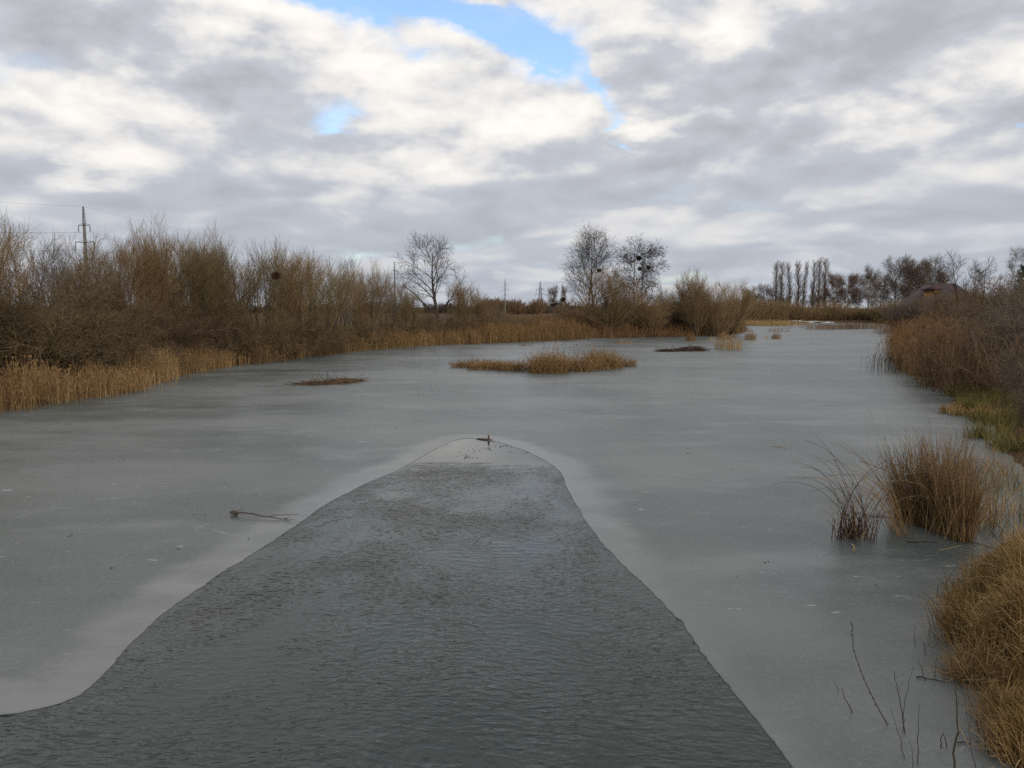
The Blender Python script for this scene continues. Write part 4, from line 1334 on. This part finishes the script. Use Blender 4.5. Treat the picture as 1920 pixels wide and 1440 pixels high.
grass_patch('grass', [(1860, 745, 1.6, 1.5, 1.0), (1890, 770, 1.5, 2.0, 1.0), (1850, 775, 1.2, 0.9, .9), (1905, 800, 1.2, 1.5, 1.0), (1930, 840, 1.2, 2, 1.0), (1900, 815, 0.5, .5, 1.3)],
            5200, 0.55, 0.008, M['green_grass'], 151, 'olive green grass on the right bank below the thicket')
grass_patch('grass', [(1745, 724, 0.35, 0.3, 0.8), (1785, 728, 0.6, 0.5, 0.9), (1825, 727, 0.6, 0.4, 0.8), (1790, 732, .3, .3, .8)],
            1100, 0.5, 0.008, M['dry_grass'], 152, 'straw-coloured tussocks at the water below the russet reed bed', land=False)
grass_patch('grass', [(1800, 774, 1.0, 0.45, 1.0), (1840, 782, 1.0, 0.6, 1.0)],
            1800, 0.42, 0.007, M['dry_grass'], 153, 'spit of dry grass reaching into the ice from the right bank', land=False)
grass_patch('marsh_grass', [(1840, 985, 0.35, 0.9, 1.0), (1880, 960, 0.5, 1.0, 1.0), (1905, 920, 0.5, 1.2, 1.0), (1850, 900, 0.5, 0.8, 0.8)],
            260, 0.6, 0.006, M['green_grass'], 154, 'sparse green blades in the ice behind the big sedge clump', sag=0.1, land=False)
grass_patch('marsh_grass', [(1850, 950, 0.6, 1.3, 1.0), (1880, 900, 0.6, 1.5, 1.0), (1870, 1000, 0.5, 0.8, 0.9)],
            420, 0.7, 0.005, M['dead_sedge'], 155, 'thin dead stalks in the ice right of the big sedge clump', sag=0.16, land=False)
grass_patch('bank_grass', [(1915, 1085, 0.4, 0.4, 0.75), (1890, 1120, 0.45, 0.5, .9), (1880, 1170, 0.6, 0.6, 1.0), (1875, 1225, 0.5, 0.5, 1.0), (1905, 1275, 0.38, 0.4, 1.0), (1885, 1290, 0.28, 0.3, 0.9), (1915, 1330, 0.3, 0.3, 0.9), (1925, 1370, 0.25, 0.25, .9), (1875, 1110, .3, .3, .8), (1855, 1150, .35, .4, 1.0), (1850, 1200, .3, .3, 1.0),
                           (1945, 1130, 0.5, 0.9, .95), (1935, 1220, 0.5, .9, 1.1), (1950, 1320, 0.4, 0.8, 1.0)],
            9500, 0.60, 0.0046, M['dry_grass'], 156, 'long tousled orange grass hanging over the near right bank', sag=0.26, azim=math.pi * 1.05, tuft_area=0.05)
grass_patch('bank_grass', [(1925, 1400, 0.22, 0.3, 1.0), (1945, 1440, 0.25, 0.35, 1.0)],
            1900, 0.45, 0.004, M['dry_grass'], 157, 'tuft of orange grass in the bottom right corner', sag=0.2, azim=math.pi)
grass_patch('bank_grass', [(1812, 1130, .2, .35, 1.0), (1808, 1190, .2, .3, 1.0), (1835, 1270, .22, .22, 1.0), (1872, 1310, .22, .22, 1.0), (1895, 1360, .2, .2, 1.0), (1900, 1420, .16, .2, 1.0), (1880, 1080, .25, .25, .8),
                           (1870, 1240, .3, .3, 1.0), (1905, 1340, .2, .25, 1.0)],
            5200, 0.34, 0.0042, M['dead_sedge'], 159, 'matted dead brown leaves along the foot of the orange bank grass', sag=0.26, lean=0.6, tuft_area=0.03)
grass_patch('bank_grass', [(1900, 1120, 0.4, 0.8, 1.0), (1915, 1220, 0.35, 0.7, 1.0)],
            2600, 0.45, 0.004, M['green_grass'], 158, 'green blades mixed into the orange bank grass', sag=0.16, azim=math.pi)


def bank_cover():
    rng = np.random.default_rng(172); g = Geo()
    n = 26000
    x = rng.uniform(3.5, 26, n); y = rng.uniform(1.5, 34, n)
    sd_ = signed(x, y, pond); k = (sd_ > 0.15) & (x > 2.5) & (np.sin(x * 2.1 + 2 * np.sin(y * 1.3)) + rng.normal(size=n) * 0.7 > -0.6)
    x, y = x[k], y[k]; n = len(x)
    base = np.c_[x, y, ground_z(x, y) - 0.02]
    P = arcs(rng, base, rng.random(n) * 6.283, np.abs(rng.normal(size=n)) * 0.45, rng.uniform(0.15, 0.42, n), 5, rng.random(n) * 0.4)
    P[..., 2] = np.maximum(P[..., 2], base[:, 2:3] + 0.025)
    g.ribbons(P, np.array([1, 1, .85, .6, .15])[None] * 0.006 * rng.uniform(0.6, 1.2, (n, 1)), rng)
    tag(g.build('grass', M['dry_grass']), 'short dry grass covering the right bank behind the orange tussocks', 'grass', kind='stuff')


bank_cover()

# ------------------------------------------------------------------ twigs frozen in at the near right
def sapling(base, tips, r, label, mat='bark', buds=0, side=0, cat='twig'):
    """a thin bare stem: tips are (u, v, height) waypoints projected onto a plane facing the camera at the base's distance"""
    x0, y0 = gp(*base)
    root = None
    pts = [(0, 0, -0.03)]
    for u, v in tips:
        d = y0 - 0.04 * len(pts)
        X0, _ = at(u, d)
        pts.append((X0 - x0, d - y0, z_at(v, d)))
    pts = np.array(pts)
    k = 12; tt = np.linspace(0, len(pts) - 1, k)
    P = np.stack([np.interp(tt, np.arange(len(pts)), pts[:, i]) for i in range(3)], -1)
    P[1:-1] = (P[:-2] + P[1:-1] * 2 + P[2:]) / 4
    rng = np.random.default_rng(int(base[0] * 3 + base[1]))
    P[1:-1] += rng.normal(size=(k - 2, 3)) * 0.004
    R = np.linspace(r, r * 0.35, k)
    root = Geo().tubes(P[None], R[None], 5, rng).build('frozen_twig', M[mat])
    root.location = (x0, y0, 0)
    if side:
        P2, R2 = grow(rng, P[None], R[None], side, (0.3, 0.95), (20, 40), (0.10, 0.28), 0.3, 4, 0.05, 0.08, 0.6, 0.4, 0.0015)
        for i in range(len(P2)):
            Geo().tubes(P2[i:i + 1], R2[i:i + 1], 4, rng).build('side_twig', M[mat], root)
    if buds:
        f = np.linspace(2, k - 1.01, buds); i = f.astype(int)
        c = P[i] + (P[np.minimum(i + 1, k - 1)] - P[i]) * (f - i)[:, None] + rng.normal(size=(buds, 3)) * 0.004
        o = Geo().blobs(c, np.full(buds, 0.006), rng, 1.6).build('bud', M['dark_twig'], root); o['kind'] = 'stuff'
    return tag(root, label, cat, 'bare twigs frozen into the near ice')


sapling((1668, 1357), [(1640, 1320), (1615, 1270), (1595, 1225), (1588, 1180), (1587, 1168)], 0.006, 'long curved budded twig rising leftward from the near ice', buds=16, mat='bark')
sapling((1600, 1334), [(1590, 1320), (1580, 1306), (1577, 1290)], 0.006, 'short pale twig left of the long curved twig')
sapling((1572, 1296), [(1568, 1286), (1562, 1276)], 0.003, 'tiny dark twig tip left of the short pale twig', mat='dark_twig')
sapling((1698, 1374), [(1690, 1340), (1680, 1300), (1672, 1268), (1670, 1258)], 0.005, 'forked twig with two upright prongs near the long curved twig', side=3)
sapling((1693, 1370), [(1692, 1330), (1697, 1285), (1704, 1250)], 0.004, 'thin straight twig leaning right out of the forked one')
sapling((1790, 1440), [(1786, 1400), (1792, 1365), (1784, 1320), (1782, 1270)], 0.009, 'thickest dark wavy stem at the bottom right', mat='dark_twig', side=2)
sapling((1720, 1432), [(1719, 1400), (1718, 1360), (1716, 1318)], 0.004, 'thin upright twig between the forked twig and the thick stem')
sapling((1714, 1440), [(1706, 1400), (1700, 1385)], 0.003, 'leaning thin twig below the forked twig')
sapling((1697, 1420), [(1685, 1385), (1676, 1360), (1664, 1325)], 0.004, 'slanting twig just right of the long curved twig base')
sapling((1832, 1440), [(1815, 1400), (1810, 1350), (1800, 1310), (1790, 1290)], 0.004, 'slanting twig right of the thick wavy stem', side=2)
sapling((1717, 1210), [(1714, 1190), (1712, 1170)], 0.004, 'single short twig in the ice before the orange grass', mat='dark_twig')
sapling((1734, 1227), [(1733, 1210), (1728, 1202)], 0.004, 'short upright stub left of the orange grass edge', side=2, mat='rotten')
sapling((1734, 1275), [(1727, 1250), (1720, 1236)], 0.004, 'leaning stub at the end of a flat stick', mat='dark_twig')
sapling((1752, 1275), [(1753, 1250), (1754, 1230)], 0.003, 'thin reddish stalk standing on the flat stick', mat='rotten')
sapling((1825, 1096), [(1820, 1075), (1818, 1055), (1819, 1045)], 0.005, 'upright dark twig beside the top of the orange grass', mat='dark_twig')
sapling((1757, 1118), [(1758, 1095)], 0.007, 'broken reddish stem bent to the ice near the orange grass', mat='rotten')
sapling((1788, 1117), [(1772, 1105), (1760, 1094)], 0.006, 'dark broken stem leaning on the reddish one', mat='dark_twig')
sapling((1766, 1400), [(1763, 1385), (1767, 1372)], 0.006, 'short black stub left of the thick wavy stem', mat='dark_twig')
sapling((1776, 1398), [(1772, 1385), (1768, 1378)], 0.006, 'second short black stub beside the first', mat='dark_twig')
sapling((1855, 1412), [(1846, 1400), (1845, 1385), (1848, 1380)], 0.006, 'dark kinked stick at the bank foot', mat='dark_twig')
sapling((1838, 1372), [(1832, 1360), (1828, 1350)], 0.005, 'dark straight twig standing before the bank grass', mat='dark_twig')
stick('fallen_stalk', (1718, 1272), (1772, 1280), 0.007, 'rotten', 'flat stick frozen in the ice before the orange grass', GS)
stick('fallen_stalk', (1792, 1394), (1822, 1396), 0.006, 'rotten', 'flat dark stick right of the thick wavy stem', GS)
stick('fallen_stalk', (1858, 1393), (1900, 1395), 0.009, 'rotten', 'dark stick half under the corner grass', GS)
stick('fallen_stalk', (1640, 1097), (1646, 1100), 0.004, 'rotten', 'tiny dark splinter on the open ice at right', GS)


# ------------------------------------------------------------------ fallen branch, log, litter
def fallen_branch():
    x0, y0 = gp(440, 963)
    root = empty('fallen_branch', (x0, y0, 0))
    rng = np.random.default_rng(161)

    def pl(pts):
        out = []
        for u, v, z in pts:
            # height lifts the image point, so find the place below it
            x, y = gp(u, v + z * F_PX / y0)
            out.append((x - x0, y - y0, z))
        return np.array(out)

    def tube(name, pts, r0, r1, k=14, parent=root, mat='dark_twig'):
        p = pl(pts); t_ = np.linspace(0, len(p) - 1, k)
        P = np.stack([np.interp(t_, np.arange(len(p)), p[:, i]) for i in range(3)], -1)
        P[1:-1] += rng.normal(size=(k - 2, 3)) * 0.005
        P[:, 2] = np.maximum(P[:, 2], r1)
        return Geo().tubes(P[None], np.linspace(r0, r1, k)[None], 6, rng).build(name, M[mat], parent, smooth=True)
    main = tube('limb', [(436, 961, 0.05), (452, 961, 0.07), (475, 964, 0.06), (502, 969, 0.04), (525, 972, 0.02), (538, 973, 0.02)], 0.016, 0.006)
    tube('fork', [(502, 969, 0.04), (516, 966, 0.06), (535, 965, 0.07), (555, 965, 0.07), (560, 963, 0.08)], 0.009, 0.002)
    tube('side_twig', [(444, 960, 0.06), (450, 956, 0.08), (456, 950, 0.12)], 0.008, 0.003, 8)
    tube('side_twig', [(530, 973, 0.02), (538, 970, 0.04), (545, 968, 0.06)], 0.005, 0.002, 6)
    tube('side_twig', [(533, 973, 0.02), (541, 977, 0.02), (546, 976, 0.03)], 0.005, 0.002, 6)
    tube('side_twig', [(538, 973, 0.02), (548, 974, 0.03), (556, 975, 0.03)], 0.004, 0.0015, 6)
    c = pl([(436, 961, 0.045), (441, 963, 0.03), (439, 959, 0.05), (444, 962, 0.045)])
    Geo().blobs(c, [0.05, 0.04, 0.035, 0.035], rng, 0.8).build('broken_butt', M['dark_twig'], root)
    tag(root, 'dark forked branch lying on the ice left of the open water', 'branch')


fallen_branch()


def log():
    x0, y0 = gp(893, 822.5)
    x1, y1 = gp(924, 825.5)
    root = empty('sunken_log', (x0, y0, 0))
    rng = np.random.default_rng(162)
    L = np.array([x1 - x0, y1 - y0])
    t_ = np.linspace(0, 1, 8)
    P = np.c_[L[0] * t_, L[1] * t_, np.full(8, 0.0)]
    Geo().tubes(P[None], np.array([0.008, 0.02, 0.028, 0.03, 0.032, 0.03, 0.026, 0.012])[None], 7, rng).build('log', M['dark_twig'], root, smooth=True)
    px_, py_ = gp(916, 825); b = np.array([px_ - x0, py_ - y0, 0.0])
    P = np.array([b, b + (0.004, 0, 0.06), b + (0.0, 0, 0.12), b + (0.004, 0, 0.155)])
    Geo().tubes(P[None], np.array([0.04, 0.032, 0.022, 0.014])[None], 6, rng).build('stub', M['dark_twig'], root, smooth=True)
    tag(root, 'dark floating log with upright stub at the tip of the open water', 'log')


log()


def litter():
    rng = np.random.default_rng(163)
    g = Geo()

    def fleck(u, v, n, su, sv, size, z):
        for _ in range(n):
            x, y = gp(u + rng.normal() * su, v + rng.normal() * sv)
            a = rng.random() * 3.14; s_ = size * rng.uniform(0.5, 1.3)
            c, s2 = math.cos(a), math.sin(a)
            V = [(x + c * s_, y + s2 * s_, z + 0.004), (x - s2 * s_ * .5, y + c * s_ * .5, z + 0.012), (x - c * s_, y - s2 * s_, z + 0.004), (x + s2 * s_ * .5, y - c * s_ * .5, z + 0.006)]
            g._add(V, quads=[(0, 1, 2, 3)], tint=np.full(4, rng.random()))
    fleck(876, 856, 16, 9, 3, 0.035, -0.008)
    fleck(893, 846, 8, 9, 3, 0.035, -0.008)
    fleck(917, 841, 7, 5, 1.5, 0.04, -0.008)
    fleck(945, 836, 16, 12, 1.5, 0.035, -0.008)
    fleck(930, 828, 6, 5, 1.2, 0.05, -0.008)
    fleck(975, 848, 8, 18, 2, 0.03, -0.008)
    o = g.build('floating_litter', M['leaf_litter'])
    tag(o, 'dark leaf scraps floating below the log at the tip of the open water', 'litter', kind='stuff')
    g = Geo()
    for u, v in [(131, 1006), (135, 1004), (226, 866), (232, 861), (334, 1029), (386, 966), (466, 1011), (363, 965), (210, 1066), (350, 936), (330, 880), (420, 905),
                 (100, 822), (325, 776), (585, 790), (743, 804), (790, 790), (480, 930), (520, 855), (1375, 880), (1290, 850), (1270, 945), (1435, 1055), (1440, 1053),
                 (1383, 1080), (640, 735), (690, 730), (1105, 760), (1250, 720), (1500, 700), (1560, 760), (1690, 735), (1700, 731), (1655, 740)]:
        fleck(u, v, 2, 1.5, 0.6, 0.02 if v > 850 else 0.04, 0.0)
    o = g.build('leaf_litter', M['leaf_litter'])
    tag(o, 'small dark leaves scattered over the ice', 'litter', kind='stuff')


litter()


# ------------------------------------------------------------------ snow left on the ground
def snow(ell, label, seed, thick=0.06):
    rng = np.random.default_rng(seed)
    g = Geo(); cx, cy = ell[0][0], ell[0][1]
    for x, y, rx, ry in ell:
        n = 18
        a = np.linspace(0, 6.283, n, endpoint=False); rr = rng.uniform(0.6, 1.15, n)
        ox, oy = x + np.cos(a) * rx * rr, y + np.sin(a) * ry * rr
        ix, iy = x + (ox - x) * 0.55, y + (oy - y) * 0.55
        zo = ground_z(ox, oy) - 0.01; zi = ground_z(ix, iy) + thick * rng.uniform(0.6, 1.1, n); zc = gz(x, y) + thick
        V = np.concatenate([np.c_[ox, oy, zo], np.c_[ix, iy, zi], [[x, y, zc]]])
        j = np.arange(n); j2 = (j + 1) % n
        g._add(V, quads=np.stack([j, j2, n + j2, n + j], -1), tris=np.stack([n + j, n + j2, np.full(n, 2 * n)], -1))
    o = g.build('snow_patch', M['snow'], smooth=True)
    return tag(o, label, 'snow', kind='structure')


_r = np.random.default_rng(171)
def spots(u0, u1, d0, d1, n, rx, ry):
    out = []
    for _ in range(n):
        d = _r.uniform(d0, d1); x, y = at(_r.uniform(u0, u1), d); k = _r.uniform(0.4, 1.2)
        out.append((x, y, rx * k, ry * k))
    return out


snow(spots(955, 1040, 150, 172, 46, 1.6, 1.4), 'snow patch lying in the open field between the trees', 1, 0.10)
snow(spots(1060, 1082, 135, 150, 9, 0.7, 1.2), 'snow remnants on the slope left of the fan-shaped willow', 2, 0.10)
snow(spots(1093, 1102, 118, 122, 3, 0.6, .8), 'small snow streak behind the reeds left of the point', 6, 0.12)
snow(spots(75, 200, 42.5, 43.5, 12, 0.5, 0.14), 'thin streak of snow under the left shrubs', 3, 0.10)
snow(spots(340, 480, 60, 72, 26, 0.5, 0.5), 'white snow glints behind the thick willow row', 4, 0.12)
snow(spots(620, 720, 84, 92, 16, 0.8, 0.5), 'snow streak behind the middle of the left bank', 7, 0.12)
snow(spots(1856, 1890, 36.2, 37.5, 12, 0.28, 0.3), 'snow patch under the right thicket', 5, 0.10)
snow(spots(1490, 1560, 224, 232, 9, 2.0, 0.8), 'snow along the far shore of the pond', 8, 0.08)


# ------------------------------------------------------------------ power line
def concrete_pole(u, d, vtop, label):
    x, y = at(u, d)
    z0 = gz(x, y); H = z_at(vtop, d) - z0
    root = empty('power_pole', (x, y, z0), R_(-8))
    rng = np.random.default_rng(int(u))
    s_ = H / 22.0
    hp = H * 0.86
    Geo().tubes(np.array([[(0, 0, -0.3), (0, 0, hp * 0.5), (0, 0, hp)]]), np.array([[0.36, 0.30, 0.24]]) * s_, 12).build('pole', M['concrete'], root, smooth=True)
    # lattice spire
    g = Geo(); w = 0.22 * s_; n = 6
    lv = [hp + (H - hp) * i / n for i in range(n + 1)]
    ww = [w * (1 - 0.7 * i / n) for i in range(n + 1)]
    for i in range(n):
        c0 = [(a * ww[i], b * ww[i], lv[i]) for a, b in ((-1, -1), (1, -1), (1, 1), (-1, 1))]
        c1 = [(a * ww[i + 1], b * ww[i + 1], lv[i + 1]) for a, b in ((-1, -1), (1, -1), (1, 1), (-1, 1))]
        for j in range(4):
            g.bar(c0[j], c1[j], 0.035); g.bar(c0[j], c0[(j + 1) % 4], 0.025); g.bar(c0[j], c1[(j + 1) % 4], 0.022)
    g.build('spire', M['steel'], root)
    ends = []
    for frac, half in ((0.845, 1.15), (0.705, 1.9), (0.56, 1.25)):
        z = H * frac; half *= s_
        g = Geo()
        for yy in (-0.26, 0.26):
            g.bar((-half, 0, z + 0.05), (0, yy * s_, z), 0.05); g.bar((half, 0, z + 0.05), (0, yy * s_, z), 0.05)
        g.bar((-half, 0, z + 0.05), (half, 0, z + 0.05), 0.05)
        g.bar((-half * 0.95, 0, z + 0.05), (0, 0.26 * s_, z + 0.55), 0.02); g.bar((half * 0.95, 0, z + 0.05), (0, 0.26 * s_, z + 0.55), 0.02)
        g.build('crossarm', M['steel'], root)
        for sgn in (-1, 1):
            t_ = np.linspace(0, 1, 15)
            P = np.c_[np.full(15, sgn * half), np.zeros(15), z - t_ * 1.25 * s_]
            R = np.where(np.arange(15) % 2 == 0, 0.045, 0.09) * s_
            Geo().tubes(P[None], R[None], 6).build('insulator', M['insulator'], root)
            ends.append((sgn, frac, root.matrix_basis.to_translation() + Vector((sgn * half * math.cos(R_(-8)), sgn * half * math.sin(R_(-8)), z - 1.27 * s_))))
    tag(root, label, 'power pole', 'poles of the power line')
    return ends, Vector((x, y, z0 + H))


e1, t1 = concrete_pole(168, 137, 387, 'largest concrete power pole behind the left willows')
e2, t2 = concrete_pole(741, 300, 491, 'middle concrete power pole left of the round-crowned tree')
e3, t3 = concrete_pole(947, 470, 523, 'small far concrete power pole over the open field')


def pylon(u, d, vtop, label):
    x, y = at(u, d); z0 = gz(x, y); H = z_at(vtop, d) - z0
    root = empty('lattice_pylon', (x, y, z0), R_(10))
    g = Geo(); n = 12
    hb = H * 0.80
    lv = [hb * i / n for i in range(n + 1)]
    ww = [2.6 * (1 - i / n) ** 1.5 + 0.75 for i in range(n + 1)]
    for i in range(n):
        c0 = [(a * ww[i], b * ww[i], lv[i]) for a, b in ((-1, -1), (1, -1), (1, 1), (-1, 1))]
        c1 = [(a * ww[i + 1], b * ww[i + 1], lv[i + 1]) for a, b in ((-1, -1), (1, -1), (1, 1), (-1, 1))]
        for j in range(4):
            g.bar(c0[j], c1[j], 0.13); g.bar(c0[j], c1[(j + 1) % 4], 0.08); g.bar(c0[(j + 1) % 4], c1[j], 0.08)
    g.build('tower', M['steel'], root)
    g = Geo()
    for a, b in ((-1, -1), (1, -1), (1, 1), (-1, 1)):
        g.bar((a * 0.75, b * 0.75, hb), (a * 0.2, b * 0.2, H), 0.12)
    for i in range(5):
        z = hb + (H - hb) * i / 5
        g.bar((-0.6, -0.6, z), (0.6, 0.6, z + 1), 0.08); g.bar((0.6, -0.6, z), (-0.6, 0.6, z + 1), 0.08)
    g.build('spire', M['steel'], root)
    ends = []
    for frac, half in ((0.74, 3.6), (0.57, 4.9), (0.40, 3.8)):
        z = H * frac
        g = Geo()
        for s_ in (-1, 1):
            for b in (-0.8, 0.8):
                g.bar((s_ * 0.7, b, z), (s_ * half, 0, z + 0.1), 0.09); g.bar((s_ * 0.7, b, z + 1.5), (s_ * half, 0, z + 0.1), 0.08)
        g.build('crossarm', M['steel'], root)
        for s_ in (-1, 1):
            Geo().bar((s_ * half, 0, z), (s_ * half, 0, z - 2.0), 0.12).build('insulator', M['insulator'], root)
            ends.append((s_, frac, Vector((x + s_ * half, y, z0 + z - 2.0))))
    tag(root, label, 'pylon')
    return ends, Vector((x, y, z0 + H))


e4, t4 = pylon(1013, 720, 528, 'steel lattice pylon standing on the horizon')


def wire(pts, r, sag, label):
    rng = np.random.default_rng(3); P = []
    for a, b in zip(pts[:-1], pts[1:]):
        for t_ in np.linspace(0, 1, 16):
            p = a.lerp(b, t_); p = p.copy(); p.z -= sag * 4 * t_ * (1 - t_)
            if P and (Vector(P[-1]) - p).length < 0.01: continue
            P.append(tuple(p))
    g = Geo().tubes(np.array(P)[None], r, 4)
    return tag(g.build('overhead_wire', M['steel']), label, 'wire', 'wires of the power line')


off = Vector((-58, -95, 0.5))
wire([t1 + off, t1, t2, t3, t4], 0.010, 2.2, 'topmost wire of the power line, running from spire to spire')
nm = {(-1, 0): 'wire hung from the left end of the short upper crossarms', (1, 0): 'wire hung from the right end of the short upper crossarms',
      (-1, 1): 'wire hung from the left end of the long middle crossarms', (1, 1): 'wire hung from the right end of the long middle crossarms',
      (-1, 2): 'wire hung from the left end of the lowest crossarms', (1, 2): 'wire hung from the right end of the lowest crossarms'}
for i in range(6):
    s_, lv = e1[i][0], i // 2
    wire([e1[i][2] + off, e1[i][2], e2[i][2], e3[i][2], e4[i][2]], 0.012, 3.0, nm[(s_, lv)])


# ------------------------------------------------------------------ house on the right bank
def house():
    D = 152.0
    x0, _ = at(1730, D); x1, _ = at(1836, D)
    zb = gz((x0 + x1) / 2, D)
    root = empty('house', ((x0 + x1) / 2, D, zb))
    cx = (x0 + x1) / 2
    hw = (x1 - x0) / 2
    ze = z_at(572, D) - zb; zr = z_at(530, D) - zb
    dep = 9.0

    def ux(u): return at(u, D)[0] - cx
    def vz(v): return z_at(v, D) - zb
    Geo().box((-hw, 0, -0.3), (hw, dep, ze)).build('wall', M['ochre_wall'], root)

    def hip(x0_, x1_, y0, y1, z0, z1, ins, name='roof', ov=0.5):
        xa, xb, ya, yb = x0_ - ov, x1_ + ov, y0 - ov, y1 + ov; ym = (ya + yb) / 2
        V = [(xa, ya, z0), (xb, ya, z0), (xb, yb, z0), (xa, yb, z0), (xa + ins, ym, z1), (xb - ins, ym, z1),
             (xa, ya, z0 - .18), (xb, ya, z0 - .18), (xb, yb, z0 - .18), (xa, yb, z0 - .18)]
        g = Geo(); g._add(V, quads=[(0, 1, 5, 4), (2, 3, 4, 5), (0, 6, 7, 1), (1, 7, 8, 2), (2, 8, 9, 3), (3, 9, 6, 0), (9, 8, 7, 6)], tris=[(1, 2, 5), (3, 0, 4)])
        return g.build(name, M['roof_tile'], root)
    rf = hip(-hw, hw, 0, dep, ze + 0.02, zr, 3.0)
    Geo().box((ux(1752), 1.2, ze + 0.5), (ux(1762), 2.3, vz(531))).build('chimney', M['dark_brick'], rf)
    # gabled bay facing the pond
    ga, gb = ux(1736), ux(1755); gm = (ga + gb) / 2
    zg = vz(558); zt = vz(544)
    V = [(ga, -1.4, -0.3), (gb, -1.4, -0.3), (gb, -1.4, zg), (gb - 0.5, -1.4, zt), (ga + 0.7, -1.4, zt), (ga, -1.4, zg)]
    Vb = [(a, 2.5, c) for a, b, c in V]
    g = Geo(); n = 6
    g._add(V + Vb, quads=[(i, (i + 1) % n, n + (i + 1) % n, n + i) for i in range(n)] + [(0, 1, 2, 5), (5, 2, 3, 4)])
    g.build('gable', M['ochre_wall'], root)
    g = Geo()
    V = [(ga - 0.3, -1.8, zt + .02), (gb + 0.3, -1.8, zt + .02), (gb + 0.3, 3.0, zt + .02), (ga - 0.3, 3.0, zt + .02), (gm - 0.3, -0.6, vz(535)), (gm + 0.3, 3.0, vz(535)),
         (gm + 0.3, -0.6, vz(535)), (gm - 0.3, 3.0, vz(535))]
    g._add(V, quads=[(0, 1, 6, 4), (1, 2, 5, 6), (3, 0, 4, 7), (2, 3, 7, 5), (3, 2, 1, 0), (4, 6, 5, 7)])
    g.build('gable_roof', M['roof_tile'], root)
    for u in (1742.5, 1748.5):
        xw = ux(u); z0_, z1_ = vz(559), vz(548.5)
        fr = Geo()
        for a, b in (((xw - .27, -1.47, z0_), (xw - .19, -1.40, z1_)), ((xw + .19, -1.47, z0_), (xw + .27, -1.40, z1_)), ((xw - .19, -1.47, z0_), (xw + .19, -1.40, z0_ + .08)),
                     ((xw - .19, -1.47, z1_ - .08), (xw + .19, -1.40, z1_)), ((xw - .03, -1.46, z0_ + .08), (xw + .03, -1.405, z1_ - .08))):
            fr.box(a, b)
        f = fr.build('window', M['frame_wood'], root)
        Geo().box((xw - .19, -1.43, z0_ + .08), (xw - .032, -1.403, z1_ - .08)).box((xw + .032, -1.43, z0_ + .08), (xw + .19, -1.403, z1_ - .08)).build('pane', M['window_glass'], f)
    # dormer
    da, db = ux(1775), ux(1790)
    Geo().box((da, -0.3, ze), (db, 2.0, vz(556))).build('dormer', M['ochre_wall'], root)
    hip(da, db, -0.3, 2.5, vz(556) + .01, vz(549), 0.6, 'dormer_roof', 0.25)
    xw = (da + db) / 2
    f = Geo().box((xw - .35, -0.37, ze + .35), (xw + .35, -0.3, vz(558.5))).build('window', M['frame_wood'], root)
    Geo().box((xw - .28, -0.39, ze + .42), (xw + .28, -0.372, vz(559.5))).build('pane', M['window_glass'], f)
    # low annex on the left
    aa, ab = ux(1706), ux(1734)
    Geo().box((aa + 0.4, -0.8, -0.3), (ab, 5, vz(573.5))).build('annex_wall', M['ochre_wall'], root)
    g = Geo()
    za, zb_ = vz(573), vz(560)
    V = [(aa - 0.3, -1.4, za), (ab - .02, -1.4, zb_), (ab - .02, 5.5, zb_), (aa - 0.3, 5.5, za)]
    V += [(a, b, c - 0.25) for a, b, c in V]
    g._add(V, quads=[(0, 1, 2, 3), (7, 6, 5, 4), (0, 4, 5, 1), (1, 5, 6, 2), (2, 6, 7, 3), (3, 7, 4, 0)])
    g.build('annex_roof', M['roof_tile'], root)
    tag(root, 'ochre house with dark maroon roof among the trees on the right', 'house')


house()
